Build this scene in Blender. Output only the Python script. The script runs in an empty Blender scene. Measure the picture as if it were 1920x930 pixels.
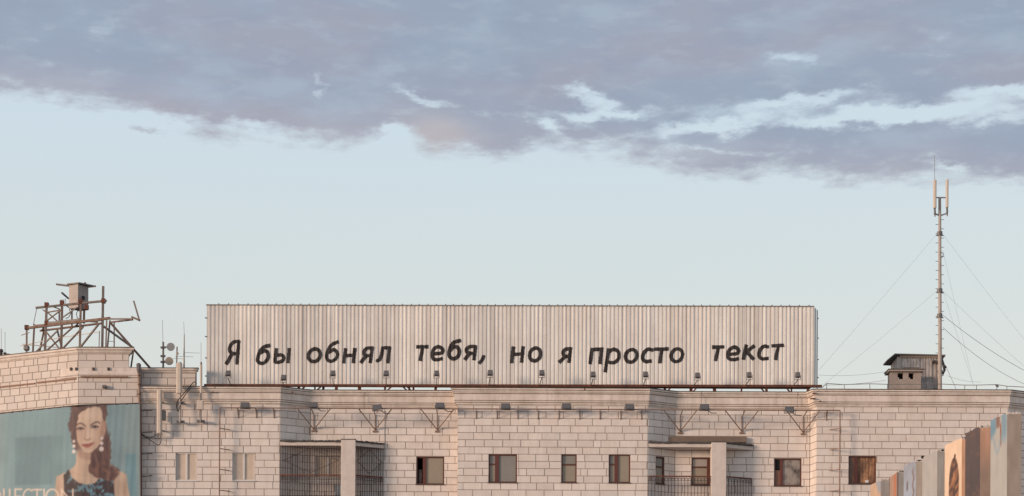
import bpy, bmesh, math, random
import numpy as np
from mathutils import Vector, Matrix, noise as mnoise

random.seed(7)
R = math.radians
SC = bpy.context.scene
COL = SC.collection

# ------------------------------------------------------------------ camera
D = 95.0                  # metres from the camera to the front of the projecting bays (plane Y = 0)
S = 0.026                 # metres per photo pixel on that plane
F = D / S                 # focal length in photo pixels
EYE = 1.7
ROLL = R(-0.25)
HX, HY = 960.0, 1400.0    # principal point (shift lens: verticals stay parallel)
cam_d = bpy.data.cameras.new('camera')
cam = bpy.data.objects.new('camera', cam_d)
COL.objects.link(cam)
cam.location = (0, -D, EYE)
cam.rotation_euler = (R(90), ROLL, 0)
cam_d.sensor_width = 36.0
cam_d.lens = 36.0 * F / 1920.0
cam_d.shift_y = (HY - 465.0) / 1920.0
cam_d.clip_end = 20000
SC.camera = cam

# ------------------------------------------------------------------ light, exposure
SUN_A = R(29)             # angle between the sunlight and the facade, seen from above
SUN_EL = R(8)
SKY_STRENGTH = 0.1
SUN_STRENGTH = 2.8
sun_dir = Vector((-math.cos(SUN_A) * math.cos(SUN_EL), -math.sin(SUN_A) * math.cos(SUN_EL), math.sin(SUN_EL)))
sd = bpy.data.lights.new('sun', 'SUN')
sd.energy = SUN_STRENGTH
sd.color = (1.0, 0.74, 0.56)
sd.angle = R(12.0)
sun = bpy.data.objects.new('sun', sd)
COL.objects.link(sun)
sun.rotation_euler = sun_dir.to_track_quat('Z', 'Y').to_euler()
SC.view_settings.view_transform = 'Standard'
SC.view_settings.look = 'None'
SC.view_settings.exposure = 0.0
SC.view_settings.gamma = 1.0
SC.view_settings.use_curve_mapping = False
SC.cycles.max_bounces = 5
SC.cycles.diffuse_bounces = 3
SC.cycles.glossy_bounces = 2
SC.cycles.caustics_reflective = False
SC.cycles.caustics_refractive = False


def lin(r, g, b, k=1.0):
    def f(c):
        c /= 255.0
        return c / 12.92 if c <= 0.04045 else ((c + 0.055) / 1.055) ** 2.4
    return (f(r) * k, f(g) * k, f(b) * k, 1.0)


# ------------------------------------------------------------------ sky
def build_world():
    w = bpy.data.worlds.new('World')
    SC.world = w
    w.use_nodes = True
    w.cycles.sampling_method = 'MANUAL'
    w.cycles.sample_map_resolution = 256
    nt = w.node_tree
    N, L = nt.nodes, nt.links
    N.clear()
    out = N.new('ShaderNodeOutputWorld')
    bg = N.new('ShaderNodeBackground')
    bg.inputs['Strength'].default_value = SKY_STRENGTH
    L.new(bg.outputs[0], out.inputs[0])

    def math_(op, a, b=None, clamp=False):
        n = N.new('ShaderNodeMath')
        n.operation = op
        n.use_clamp = clamp
        for i, v in enumerate((a, b)):
            if v is None:
                continue
            if isinstance(v, (int, float)):
                n.inputs[i].default_value = v
            else:
                L.new(v, n.inputs[i])
        return n.outputs[0]

    def mix(fac, a, b):
        n = N.new('ShaderNodeMix')
        n.data_type = 'RGBA'
        for v, s in ((fac, n.inputs[0]), (a, n.inputs[6]), (b, n.inputs[7])):
            if isinstance(v, (int, float, tuple)):
                s.default_value = v
            else:
                L.new(v, s)
        return n.outputs[2]

    def mrange(v, a, b, c=0.0, d=1.0, smooth=True):
        n = N.new('ShaderNodeMapRange')
        n.interpolation_type = 'SMOOTHSTEP' if smooth else 'LINEAR'
        L.new(v, n.inputs[0])
        for i, x in enumerate((a, b, c, d)):
            n.inputs[i + 1].default_value = x
        return n.outputs[0]

    sky = N.new('ShaderNodeTexSky')
    sky.sky_type = 'NISHITA'
    sky.sun_disc = False
    sky.sun_elevation = SUN_EL
    sky.sun_rotation = math.atan2(sun_dir.x, sun_dir.y)
    sky.air_density = 1.0
    sky.dust_density = 2.0
    tc = N.new('ShaderNodeTexCoord')
    sep = N.new('ShaderNodeSeparateXYZ')
    L.new(tc.outputs['Generated'], sep.inputs[0])
    x, y, z = sep.outputs
    az = math_('MULTIPLY', math_('ARCTAN2', x, y), 180 / math.pi)      # degrees, 0 = straight into the picture
    el = math_('MULTIPLY', math_('ARCSINE', z), 180 / math.pi)

    def azel(px, py):
        a = math.atan((px - HX) / F)
        e = math.atan((HY - py) / F * math.cos(a))
        return math.degrees(a), math.degrees(e)

    # clear sky: pale haze near the horizon, soft blue above
    ramp = N.new('ShaderNodeValToRGB')
    L.new(mrange(el, 0, 30, smooth=False), ramp.inputs[0])
    cr = ramp.color_ramp
    cr.elements[0].position = 0.0
    cr.elements[0].color = lin(230, 222, 212)
    cr.elements[1].position = 1.0
    cr.elements[1].color = lin(180, 204, 220)
    for p, c in ((0.34, lin(220, 220, 214)), (0.46, lin(213, 221, 221)), (0.58, lin(207, 221, 230)), (0.68, lin(202, 218, 231))):
        e = cr.elements.new(p)
        e.color = c
    clear10 = N.new('ShaderNodeVectorMath')
    clear10.operation = 'SCALE'
    L.new(ramp.outputs[0], clear10.inputs[0])
    clear10.inputs[3].default_value = 0.92 / SKY_STRENGTH
    glow = N.new('ShaderNodeVectorMath')
    glow.operation = 'MULTIPLY_ADD'
    L.new(sky.outputs[0], glow.inputs[0])
    glow.inputs[1].default_value = (0.3, 0.3, 0.3)
    L.new(clear10.outputs[0], glow.inputs[2])
    clear = glow.outputs[0]

    # cloud deck; the noise is stretched along the horizon, as a flat layer looks from below
    def noise(sa, se, detail, rough, off, colour=False, dist=0.0):
        c = N.new('ShaderNodeCombineXYZ')
        L.new(math_('MULTIPLY', az, sa), c.inputs[0])
        L.new(math_('MULTIPLY', el, se), c.inputs[1])
        c.inputs[2].default_value = off
        n = N.new('ShaderNodeTexNoise')
        n.inputs['Scale'].default_value = 1.0
        n.inputs['Detail'].default_value = detail
        n.inputs['Roughness'].default_value = rough
        n.inputs['Distortion'].default_value = dist
        L.new(c.outputs[0], n.inputs['Vector'])
        return n.outputs['Color'] if colour else n.outputs['Fac']
    wsep = N.new('ShaderNodeSeparateColor')
    L.new(noise(0.55, 1.2, 7, 0.66, 3.3, True), wsep.inputs[0])
    azw = math_('ADD', az, math_('MULTIPLY', math_('SUBTRACT', wsep.outputs[0], 0.5), 2.6))
    elw = math_('ADD', el, math_('MULTIPLY', math_('SUBTRACT', wsep.outputs[1], 0.5), 1.15))
    n1 = noise(0.5, 1.5, 6, 0.6, 11.7)            # streaks
    n2 = noise(0.95, 2.8, 7, 0.62, 5.1)            # fine fleece
    n3 = noise(0.13, 0.5, 3, 0.5, 8.4)            # broad tint
    n4 = noise(0.3, 0.9, 4, 0.55, 1.9)
    edge_pts = [(-200, 150), (0, 186), (130, 200), (250, 222), (370, 262), (440, 268), (540, 276), (620, 280), (700, 274), (740, 262),
                (765, 270), (800, 288), (900, 298), (1050, 294), (1150, 306), (1300, 334), (1420, 330), (1600, 346),
                (1760, 334), (1850, 346), (1920, 352), (2100, 360)]
    fc = N.new('ShaderNodeFloatCurve')
    cv = fc.mapping.curves[0]
    AZ0, AZ1, E0, E1 = -22.0, 22.0, 12.0, 22.0
    pts = []
    for px, py in edge_pts:
        a, e = azel(px, py)
        pts.append(((a - AZ0) / (AZ1 - AZ0), (e - E0) / (E1 - E0)))
    cv.points[0].location = (0, pts[0][1])
    cv.points[-1].location = (1, pts[-1][1])
    for p in pts:
        cv.points.new(*p)
    fc.mapping.update()
    L.new(mrange(az, AZ0, AZ1, smooth=False), fc.inputs['Value'])
    edge = math_('ADD', math_('MULTIPLY', fc.outputs[0], E1 - E0), E0)
    base = math_('SUBTRACT', el, edge)                      # degrees above the lower edge of the deck
    basew = math_('SUBTRACT', math_('ADD', el, math_('MULTIPLY', math_('SUBTRACT', wsep.outputs[1], 0.5), 0.9)), edge)
    nn = math_('ADD', math_('MULTIPLY', math_('SUBTRACT', n1, 0.5), 1.0), math_('MULTIPLY', math_('SUBTRACT', n2, 0.5), 1.5))
    dens = math_('MINIMUM', math_('MULTIPLY', basew, 1.9), 1.35)
    # detached wisps and openings, (px, py, half width, half height, depth, tilt); negative depth adds cloud
    gaps = [(795, 188, 75, 9, 1.25, 0.22), (1090, 180, 40, 12, 1.4, 0.3), (1130, 212, 90, 9, 1.4, 0.05), (595, 155, 14, 24, 0.9, 0.4),
            (1310, 240, 110, 11, 1.5, -0.12), (1480, 188, 120, 10, 1.2, -0.1), (1590, 216, 130, 13, 1.5, -0.03), (1800, 205, 150, 20, 1.6, 0.06), (1890, 168, 90, 9, 1.2, 0.0),
            (1480, 108, 40, 11, 1.0, -0.1), (1740, 85, 36, 26, 0.55, 0.2), (180, 52, 40, 14, 0.6, -0.2), (70, 95, 30, 22, 0.5, 0.5),
            (1025, 236, 34, 12, 1.2, 0.3), (1350, 281, 110, 5, 0.7, 0.05), (1775, 300, 28, 12, 1.0, 0.3),
            (738, 252, 18, 16, 1.1, 0), (470, 236, 60, 10, 0.9, 0.02), (270, 249, 44, 8, -1.1, 0.0), (200, 226, 90, 8, 0.8, -0.1), (330, 238, 50, 7, 0.7, 0), (1750, 190, 60, 12, -0.8, 0.0), (1740, 250, 70, 13, -0.9, 0.1)]
    tot = None
    for (px, py, hw, hh, dep, tilt) in gaps:
        a0, e0 = azel(px, py)
        ra = math.degrees(hw / F)
        re_ = math.degrees(hh / F)
        da = math_('SUBTRACT', azw, a0)
        de = math_('ADD', math_('SUBTRACT', elw, e0), math_('MULTIPLY', da, tilt))
        da = math_('DIVIDE', da, ra)
        de = math_('DIVIDE', de, re_)
        q = math_('ADD', math_('MULTIPLY', da, da), math_('MULTIPLY', de, de))
        g = math_('DIVIDE', dep, math_('ADD', math_('POWER', q, 1.5), 1.0))
        tot = g if tot is None else math_('ADD', tot, g)
    dens = math_('SUBTRACT', math_('MAXIMUM', dens, -1.5), tot)
    rag = mrange(base, 0.6, 2.6, 1.45, 0.8)
    dens = math_('ADD', dens, math_('MULTIPLY', nn, rag))
    cover = mrange(dens, -0.3, 1.05)
    ccol = mix(mrange(n3, 0.44, 0.68, 0.0, 0.6), lin(152, 165, 185), lin(163, 162, 176))
    ccol = mix(mrange(n4, 0.46, 0.7, 0.0, 0.75), ccol, lin(166, 181, 199))
    ccol = mix(mrange(n1, 0.45, 0.72, 0.0, 0.5), ccol, lin(146, 158, 180))
    ccol = mix(mrange(n2, 0.5, 0.3, 0.0, 0.2), ccol, lin(186, 198, 211))
    # the low rim of the deck catches the last light
    rim = mrange(base, 0.2, 1.5, 1.0, 0.0)
    ccol = mix(math_('MULTIPLY', rim, math_('ADD', 0.1, math_('MULTIPLY', n4, 0.7))), ccol, lin(180, 174, 183))
    a0, e0 = azel(815, 258)
    da = math_('MULTIPLY', math_('SUBTRACT', az, a0), 1.1)
    de = math_('MULTIPLY', math_('SUBTRACT', el, e0), 1.7)
    warm = math_('DIVIDE', 0.55, math_('ADD', 1.0, math_('POWER', math_('ADD', math_('MULTIPLY', da, da), math_('MULTIPLY', de, de)), 2.0)))
    ccol = mix(warm, ccol, lin(198, 187, 186))
    cs = N.new('ShaderNodeVectorMath')
    cs.operation = 'SCALE'
    L.new(ccol, cs.inputs[0])
    cs.inputs[3].default_value = 1.0 / SKY_STRENGTH
    fin = mix(math_('MULTIPLY', cover, 0.95), clear, cs.outputs[0])
    L.new(fin, bg.inputs['Color'])


build_world()


# ------------------------------------------------------------------ photo pixel -> point in the place
def ray(px, py):
    a, b = px - HX, HY - py
    return Vector((a * math.cos(ROLL) + b * math.sin(ROLL), F, -a * math.sin(ROLL) + b * math.cos(ROLL))) / F


def P(px, py, Y):
    """point at depth Y seen at that pixel"""
    return Vector((0, -D, EYE)) + ray(px, py) * (D + Y)


class Plane:
    """vertical plane through A and B (seen left to right); n points to the viewer's side"""
    def __init__(s, A, B):
        s.A = Vector((A[0], A[1], 0))
        d = Vector((B[0] - A[0], B[1] - A[1], 0))
        s.len = d.length
        s.u = d.normalized()
        s.n = Vector((s.u.y, -s.u.x, 0))

    def at(s, px, py, off=0.0):
        o = Vector((0, -D, EYE))
        r = ray(px, py)
        A = s.A + s.n * off
        t = (A - o).dot(s.n) / r.dot(s.n)
        return o + r * t

    def uz(s, px, py):
        p = s.at(px, py)
        return (p - s.A).dot(s.u), p.z

    def pt(s, u, z, off=0.0):
        p = s.A + s.u * u + s.n * off
        return Vector((p.x, p.y, z))


# ------------------------------------------------------------------ materials
MATS = {}


def mat(name, col, rough=0.8, metal=0.0, noise=0.0, scale=6.0, bump=0.0, rnd=0.0, island=False, col2=None, streak=0.0, attr=None, spec=0.5, alpha=1.0, strip=False):
    if name in MATS:
        return MATS[name]
    m = bpy.data.materials.new(name)
    m.use_nodes = True
    nt = m.node_tree
    N, L = nt.nodes, nt.links
    b = N['Principled BSDF']
    b.inputs['Roughness'].default_value = rough
    b.inputs['Metallic'].default_value = metal
    b.inputs['Specular IOR Level'].default_value = spec
    b.inputs['Alpha'].default_value = alpha
    if len(col) == 3:
        col = (*col, 1)
    if attr:
        a = N.new('ShaderNodeAttribute')
        a.attribute_name = attr
        cur = a.outputs['Color']
    else:
        rgb = N.new('ShaderNodeRGB')
        rgb.outputs[0].default_value = col
        cur = rgb.outputs[0]
    tc = N.new('ShaderNodeNewGeometry')
    if noise or bump:
        nz = N.new('ShaderNodeTexNoise')
        nz.inputs['Scale'].default_value = scale
        nz.inputs['Detail'].default_value = 6
        nz.inputs['Roughness'].default_value = 0.65
        L.new(tc.outputs['Position'], nz.inputs['Vector'])

    def mixc(fac, a, c, blend='MIX'):
        n = N.new('ShaderNodeMix')
        n.data_type = 'RGBA'
        n.blend_type = blend
        if isinstance(fac, (int, float)):
            n.inputs[0].default_value = fac
        else:
            L.new(fac, n.inputs[0])
        L.new(a, n.inputs[6])
        if isinstance(c, tuple):
            n.inputs[7].default_value = c
        else:
            L.new(c, n.inputs[7])
        return n.outputs[2]

    def mr(v, a, b_, c, d):
        n = N.new('ShaderNodeMapRange')
        L.new(v, n.inputs[0])
        for i, q in enumerate((a, b_, c, d)):
            n.inputs[i + 1].default_value = q
        return n.outputs[0]
    if noise:
        c2 = col2 or tuple(c * 0.6 for c in col[:3]) + (1,)
        if len(c2) == 3:
            c2 = (*c2, 1)
        cur = mixc(mr(nz.outputs['Fac'], 0.42, 0.7, 0, noise), cur, c2)
    if streak:
        mp = N.new('ShaderNodeMapping')
        mp.inputs['Scale'].default_value = (1.6, 1.6, 0.16)
        L.new(tc.outputs['Position'], mp.inputs[0])
        n2 = N.new('ShaderNodeTexNoise')
        n2.inputs['Scale'].default_value = 2.2
        n2.inputs['Detail'].default_value = 7
        n2.inputs['Roughness'].default_value = 0.7
        L.new(mp.outputs[0], n2.inputs['Vector'])
        c2 = col2 or tuple(c * 0.6 for c in col[:3]) + (1,)
        if len(c2) == 3:
            c2 = (*c2, 1)
        cur = mixc(mr(n2.outputs['Fac'], 0.45, 0.75, 0, streak), cur, c2)
    if strip:      # rolled strips weather differently, one by one
        mp = N.new('ShaderNodeMapping')
        mp.inputs['Scale'].default_value = (9.0, 0.0, 0.10)
        L.new(tc.outputs['Position'], mp.inputs[0])
        n3 = N.new('ShaderNodeTexNoise')
        n3.inputs['Scale'].default_value = 1.0
        n3.inputs['Detail'].default_value = 4
        n3.inputs['Roughness'].default_value = 0.8
        L.new(mp.outputs[0], n3.inputs['Vector'])
        cur = mixc(mr(n3.outputs['Fac'], 0.5, 0.72, 0, 0.7), cur, (0.78, 0.62, 0.51, 1))
        cur = mixc(mr(n3.outputs['Fac'], 0.5, 0.3, 0, 0.85), cur, (0.47, 0.455, 0.44, 1))
    if strip:
        sx = N.new('ShaderNodeSeparateXYZ')
        L.new(tc.outputs['Position'], sx.inputs[0])
        md = N.new('ShaderNodeMath')
        md.operation = 'MULTIPLY_ADD'
        L.new(sx.outputs[0], md.inputs[0])
        md.inputs[1].default_value = 2.0 / 0.196
        md.inputs[2].default_value = 1000.3
        fl = N.new('ShaderNodeMath')
        fl.operation = 'FLOOR'
        L.new(md.outputs[0], fl.inputs[0])
        w1 = N.new('ShaderNodeTexWhiteNoise')
        w1.noise_dimensions = '1D'
        L.new(fl.outputs[0], w1.inputs['W'])
        cur = mixc(mr(w1.outputs['Value'], 0.55, 1.0, 0, 0.55), cur, (0.55, 0.50, 0.46, 1))
        cur = mixc(mr(w1.outputs['Value'], 0.3, 0.0, 0, 0.6), cur, (0.92, 0.87, 0.80, 1))
    if rnd:
        if island:
            src = tc.outputs['Random Per Island']
        else:
            oi = N.new('ShaderNodeObjectInfo')
            src = oi.outputs['Random']
        hsv = N.new('ShaderNodeHueSaturation')
        L.new(cur, hsv.inputs['Color'])
        L.new(mr(src, 0, 1, 1 - rnd, 1 + rnd), hsv.inputs['Value'])
        wn = N.new('ShaderNodeTexWhiteNoise')
        wn.noise_dimensions = '1D'
        L.new(src, wn.inputs['W'])
        L.new(mr(wn.outputs['Value'], 0, 1, 1 - rnd * 2, 1 + rnd * 2), hsv.inputs['Saturation'])
        cur = hsv.outputs[0]
    L.new(cur, b.inputs['Base Color'])
    if bump:
        bp = N.new('ShaderNodeBump')
        bp.inputs['Strength'].default_value = bump
        bp.inputs['Distance'].default_value = 0.02
        L.new(nz.outputs['Fac'], bp.inputs['Height'])
        L.new(bp.outputs[0], b.inputs['Normal'])
    MATS[name] = m
    return m


TILE = (0.78, 0.695, 0.64)
TILE2 = (0.60, 0.505, 0.445)
TILE3 = (0.66, 0.58, 0.525)
M_BLOCK = mat('facing_block', TILE, 0.75, noise=0.45, scale=1.3, rnd=0.065, col2=TILE2, streak=0.5, bump=0.12)
M_BLOCKS = mat('facing_block_far', TILE, 0.75, noise=0.45, scale=1.3, rnd=0.065, island=True, col2=TILE2, streak=0.5, bump=0.12)
M_BLOCK3 = mat('corner_block', TILE3, 0.75, noise=0.45, scale=1.3, rnd=0.065, col2=TILE2, streak=0.5, bump=0.12)
M_MORTAR = mat('mortar', (0.34, 0.27, 0.235), 0.95, noise=0.5, scale=5)
M_CORN = mat('cornice_stone', (0.79, 0.69, 0.62), 0.75, noise=0.55, scale=1.1, col2=(0.46, 0.36, 0.30), streak=0.65, bump=0.15)
M_FLASH = mat('flashing_metal', (0.09, 0.075, 0.07), 0.6, 0.3, noise=0.5, scale=4)
M_ROOF = mat('roof_felt', (0.10, 0.09, 0.085), 0.95, noise=0.5, scale=3)
M_RUST = mat('rusty_steel', (0.20, 0.075, 0.045), 0.85, 0.2, noise=0.8, scale=5, col2=(0.07, 0.035, 0.03))
M_RUSTBAR = mat('rusty_bar', (0.24, 0.185, 0.16), 0.85, 0.1, noise=0.8, scale=2.5, col2=(0.14, 0.075, 0.055), rnd=0.25)
M_PIPE = mat('painted_pipe', (0.30, 0.21, 0.17), 0.7, 0.2, noise=0.6, scale=4, col2=(0.18, 0.08, 0.05))
M_GALV = mat('galvanised_sheet', (0.85, 0.81, 0.765), 0.6, 0.0, noise=0.5, scale=0.8, rnd=0.07, col2=(0.62, 0.56, 0.52), streak=0.75, strip=True)
M_GALVSIDE = mat('weathered_sheet', (0.40, 0.37, 0.36), 0.6, 0.2, noise=0.5, scale=5, col2=(0.25, 0.2, 0.19))
M_INK = mat('black_paint', (0.022, 0.016, 0.016), 0.75, noise=0.7, scale=7, col2=(0.055, 0.043, 0.04))
M_LAMP = mat('lamp_housing', (0.17, 0.155, 0.155), 0.55, 0.3, noise=0.3, scale=8)
M_LAMPGLASS = mat('lamp_glass', (0.25, 0.25, 0.26), 0.2, noise=0.1)
M_BROWN = mat('brown_frame', (0.125, 0.036, 0.026), 0.5, noise=0.3, scale=9)
M_WHITE = mat('white_frame', (0.72, 0.68, 0.66), 0.45, noise=0.15, scale=6)
M_PANE = mat('pane_beige', (0.33, 0.275, 0.215), 0.25, noise=0.25, scale=1.5, spec=0.35)  # beige pane, lightly mottled
M_PANEL = mat('pane_curtain', (0.64, 0.52, 0.42), 0.3, noise=0.3, scale=3, spec=0.3)
M_PANEG = mat('pane_grey', (0.27, 0.25, 0.225), 0.2, noise=0.3, scale=1.0, spec=0.35)
M_DARK = mat('dark_interior', (0.012, 0.010, 0.010), 0.9)
M_CONC = mat('concrete', (0.68, 0.595, 0.54), 0.9, noise=0.4, scale=4, bump=0.15, col2=(0.48, 0.40, 0.36), streak=0.35)
M_IRON = mat('iron_bars', (0.085, 0.06, 0.055), 0.7, 0.3, noise=0.5, scale=6)
M_ANT = mat('antenna_plastic', (0.62, 0.52, 0.44), 0.5, noise=0.2, scale=4)
M_GREY = mat('grey_steel', (0.30, 0.27, 0.25), 0.6, 0.4, noise=0.4, scale=5)
M_BLACK = mat('black_cable', (0.02, 0.018, 0.018), 0.7)
M_WIRE = mat('guy_wire', (0.32, 0.30, 0.29), 0.5, 0.0)
M_CABLE = mat('grey_cable', (0.12, 0.10, 0.10), 0.7)
M_HUT = mat('hut_sheet', (0.66, 0.575, 0.52), 0.7, 0.05, noise=0.6, scale=3, rnd=0.12, col2=(0.22, 0.16, 0.14), streak=0.5)
M_VENT = mat('vent_plaster', (0.42, 0.35, 0.31), 0.95, noise=0.6, scale=3, bump=0.3, col2=(0.24, 0.18, 0.155))
M_GROUND = mat('paving', (0.38, 0.35, 0.32), 0.9, noise=0.4, scale=0.5)
M_PRINT = mat('banner_print', (1, 1, 1), 0.7, attr='Col', noise=0.0, alpha=0.93)
M_SLABPAINT = mat('painted_concrete', (1, 1, 1), 0.9, attr='Col', bump=0.03, scale=9)


# ------------------------------------------------------------------ object helpers
def link(o, parent=None):
    COL.objects.link(o)
    if parent:
        o.parent = parent
    return o


def tag(o, label, cat, group=None, kind=None):
    o['label'] = label
    o['category'] = cat
    if group:
        o['group'] = group
    if kind:
        o['kind'] = kind
    return o


def empty(name, loc=(0, 0, 0)):
    o = bpy.data.objects.new(name, None)
    o.empty_display_size = 0.2
    o.location = loc
    COL.objects.link(o)
    return o


class MB:
    """collects polygons in world space"""
    def __init__(s):
        s.v, s.f = [], []

    def poly(s, pts):
        i = len(s.v)
        s.v += [tuple(p) for p in pts]
        s.f.append(tuple(range(i, i + len(pts))))

    def prism(s, plan, z0, z1):
        """closed upright prism over a plan given counter-clockwise from above"""
        n = len(plan)
        i = len(s.v)
        s.v += [(p[0], p[1], z0) for p in plan] + [(p[0], p[1], z1) for p in plan]
        for k in range(n):
            k2 = (k + 1) % n
            s.f.append((i + k, i + k2, i + n + k2, i + n + k))
        s.f.append(tuple(i + n + k for k in range(n)))
        s.f.append(tuple(i + k for k in reversed(range(n))))

    def box(s, x0, x1, y0, y1, z0, z1):
        s.prism([(x0, y0), (x1, y0), (x1, y1), (x0, y1)], z0, z1)

    def pbox(s, pl, u0, u1, z0, z1, o0, o1):
        """box on a wall plane, from offset o0 (back) to o1 (front)"""
        a, b, c, d = pl.pt(u0, 0, o1), pl.pt(u1, 0, o1), pl.pt(u1, 0, o0), pl.pt(u0, 0, o0)
        s.prism([a, b, c, d], z0, z1)

    def tube(s, pts, r, n=6, cap=True):
        pts = [Vector(p) for p in pts]
        rs = r if isinstance(r, (list, tuple)) else [r] * len(pts)
        rings = []
        for k, p in enumerate(pts):
            a = pts[max(0, k - 1)]
            b = pts[min(len(pts) - 1, k + 1)]
            d = (b - a).normalized()
            up = Vector((0, 0, 1)) if abs(d.z) < 0.9 else Vector((0, 1, 0))
            e1 = d.cross(up).normalized()
            e2 = d.cross(e1)
            base = len(s.v)
            for j in range(n):
                t = 2 * math.pi * (j + 0.5) / n
                s.v.append(tuple(p + e1 * math.cos(t) * rs[k] + e2 * math.sin(t) * rs[k]))
            rings.append(base)
        for k in range(len(rings) - 1):
            for j in range(n):
                j2 = (j + 1) % n
                s.f.append((rings[k] + j, rings[k] + j2, rings[k + 1] + j2, rings[k + 1] + j))
        if cap:
            s.f.append(tuple(rings[0] + j for j in reversed(range(n))))
            s.f.append(tuple(rings[-1] + j for j in range(n)))

    def bar(s, a, b, w, h=None):
        """square-section bar"""
        h = h or w
        a, b = Vector(a), Vector(b)
        d = (b - a).normalized()
        up = Vector((0, 0, 1)) if abs(d.z) < 0.9 else Vector((0, 1, 0))
        e1 = d.cross(up).normalized() * (w / 2)
        e2 = d.cross(e1).normalized() * (h / 2)
        i = len(s.v)
        for p in (a, b):
            for q in (e1 + e2, -e1 + e2, -e1 - e2, e1 - e2):
                s.v.append(tuple(p + q))
        for k in range(4):
            k2 = (k + 1) % 4
            s.f.append((i + k, i + k2, i + 4 + k2, i + 4 + k))
        s.f.append((i + 3, i + 2, i + 1, i))
        s.f.append((i + 4, i + 5, i + 6, i + 7))

    def build(s, name, m, parent=None, org=None, bevel=0.0, smooth=False):
        me = bpy.data.meshes.new(name)
        off = Vector((0, 0, 0))
        if parent is not None:
            off = Vector(parent['_org']) if '_org' in parent else Vector(parent.location)
        own = Vector(org) if org is not None else off
        me.from_pydata([tuple(Vector(v) - own) for v in s.v], [], s.f)
        bm = bmesh.new()
        bm.from_mesh(me)
        bmesh.ops.recalc_face_normals(bm, faces=bm.faces)
        if bevel:
            ed = [e for e in bm.edges if len(e.link_faces) == 2 and e.calc_face_angle(0) > 0.5]
            bmesh.ops.bevel(bm, geom=ed, offset=bevel, segments=1, affect='EDGES', clamp_overlap=True)
        bm.to_mesh(me)
        bm.free()
        if smooth:
            for p in me.polygons:
                p.use_smooth = True
        me.materials.append(m)
        o = bpy.data.objects.new(name, me)
        link(o, parent)
        o.location = own - off if parent is not None else own
        ORG[o.name] = own
        o['_org'] = tuple(own)
        return o


ORG = {}


def box_obj(name, m, parent, *args, bevel=0.0):
    b = MB()
    b.box(*args)
    return b.build(name, m, parent, bevel=bevel)


def catmull(pts, n=8):
    pts = [np.array(p, float) for p in pts]
    if len(pts) < 3:
        return pts
    out = []
    q = [2 * pts[0] - pts[1]] + pts + [2 * pts[-1] - pts[-2]]
    for i in range(1, len(q) - 2):
        for k in range(n):
            t = k / n
            out.append(0.5 * (2 * q[i] + (q[i + 1] - q[i - 1]) * t + (2 * q[i - 1] - 5 * q[i] + 4 * q[i + 1] - q[i + 2]) * t * t
                              + (3 * q[i] - 3 * q[i + 1] + q[i + 2] - q[i - 1]) * t ** 3))
    out.append(pts[-1])
    return out


# ------------------------------------------------------------------ ground
g = MB()
g.poly([(-3000, -3000, 0), (3000, -3000, 0), (3000, 3000, 0), (-3000, 3000, 0)])
go = g.build('ground', M_GROUND)
go['kind'] = 'structure'

# ------------------------------------------------------------------ walls of facing blocks
COURSE = 13.42 * S
GAP_H, GAP_V = 0.028, 0.026
BLOCK_CACHE = {}


def block_mesh(w, h, m=None):
    key = (round(w, 2), round(h, 3), m)
    if key in BLOCK_CACHE:
        return BLOCK_CACHE[key]
    w, h = key[:2]
    e, d = 0.007, 0.034
    me = bpy.data.meshes.new('block')
    # local: x along the wall, y outwards is -y, z up; front face at y = 0
    v = [(e, 0, e), (w - e, 0, e), (w - e, 0, h - e), (e, 0, h - e),
         (0, e, 0), (w, e, 0), (w, e, h), (0, e, h),
         (0, d, 0), (w, d, 0), (w, d, h), (0, d, h)]
    f = [(0, 1, 2, 3), (0, 4, 5, 1), (1, 5, 6, 2), (2, 6, 7, 3), (3, 7, 4, 0),
         (4, 8, 9, 5), (5, 9, 10, 6), (6, 10, 11, 7), (7, 11, 8, 4)]
    me.from_pydata(v, [], f)
    me.materials.append(m or M_BLOCK)
    BLOCK_CACHE[key] = me
    return me


def wall_core(mb, pl, u0, u1, z0, z1, holes, off=-0.02, reveal=0.16):
    us = sorted({u0, u1, *[h[0] for h in holes], *[h[1] for h in holes]})
    zs = sorted({z0, z1, *[h[2] for h in holes], *[h[3] for h in holes]})
    for a, b in zip(us, us[1:]):
        for c, d in zip(zs, zs[1:]):
            um, zm = (a + b) / 2, (c + d) / 2
            if any(h[0] < um < h[1] and h[2] < zm < h[3] for h in holes):
                continue
            mb.poly([pl.pt(a, c, off), pl.pt(b, c, off), pl.pt(b, d, off), pl.pt(a, d, off)])
    for (a, b, c, d) in holes:
        for (p, q) in (((a, c), (a, d)), ((a, d), (b, d)), ((b, d), (b, c)), ((b, c), (a, c))):
            mb.poly([pl.pt(*p, off + 0.001), pl.pt(*q, off + 0.001), pl.pt(*q, off - reveal), pl.pt(*p, off - reveal)])


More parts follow.
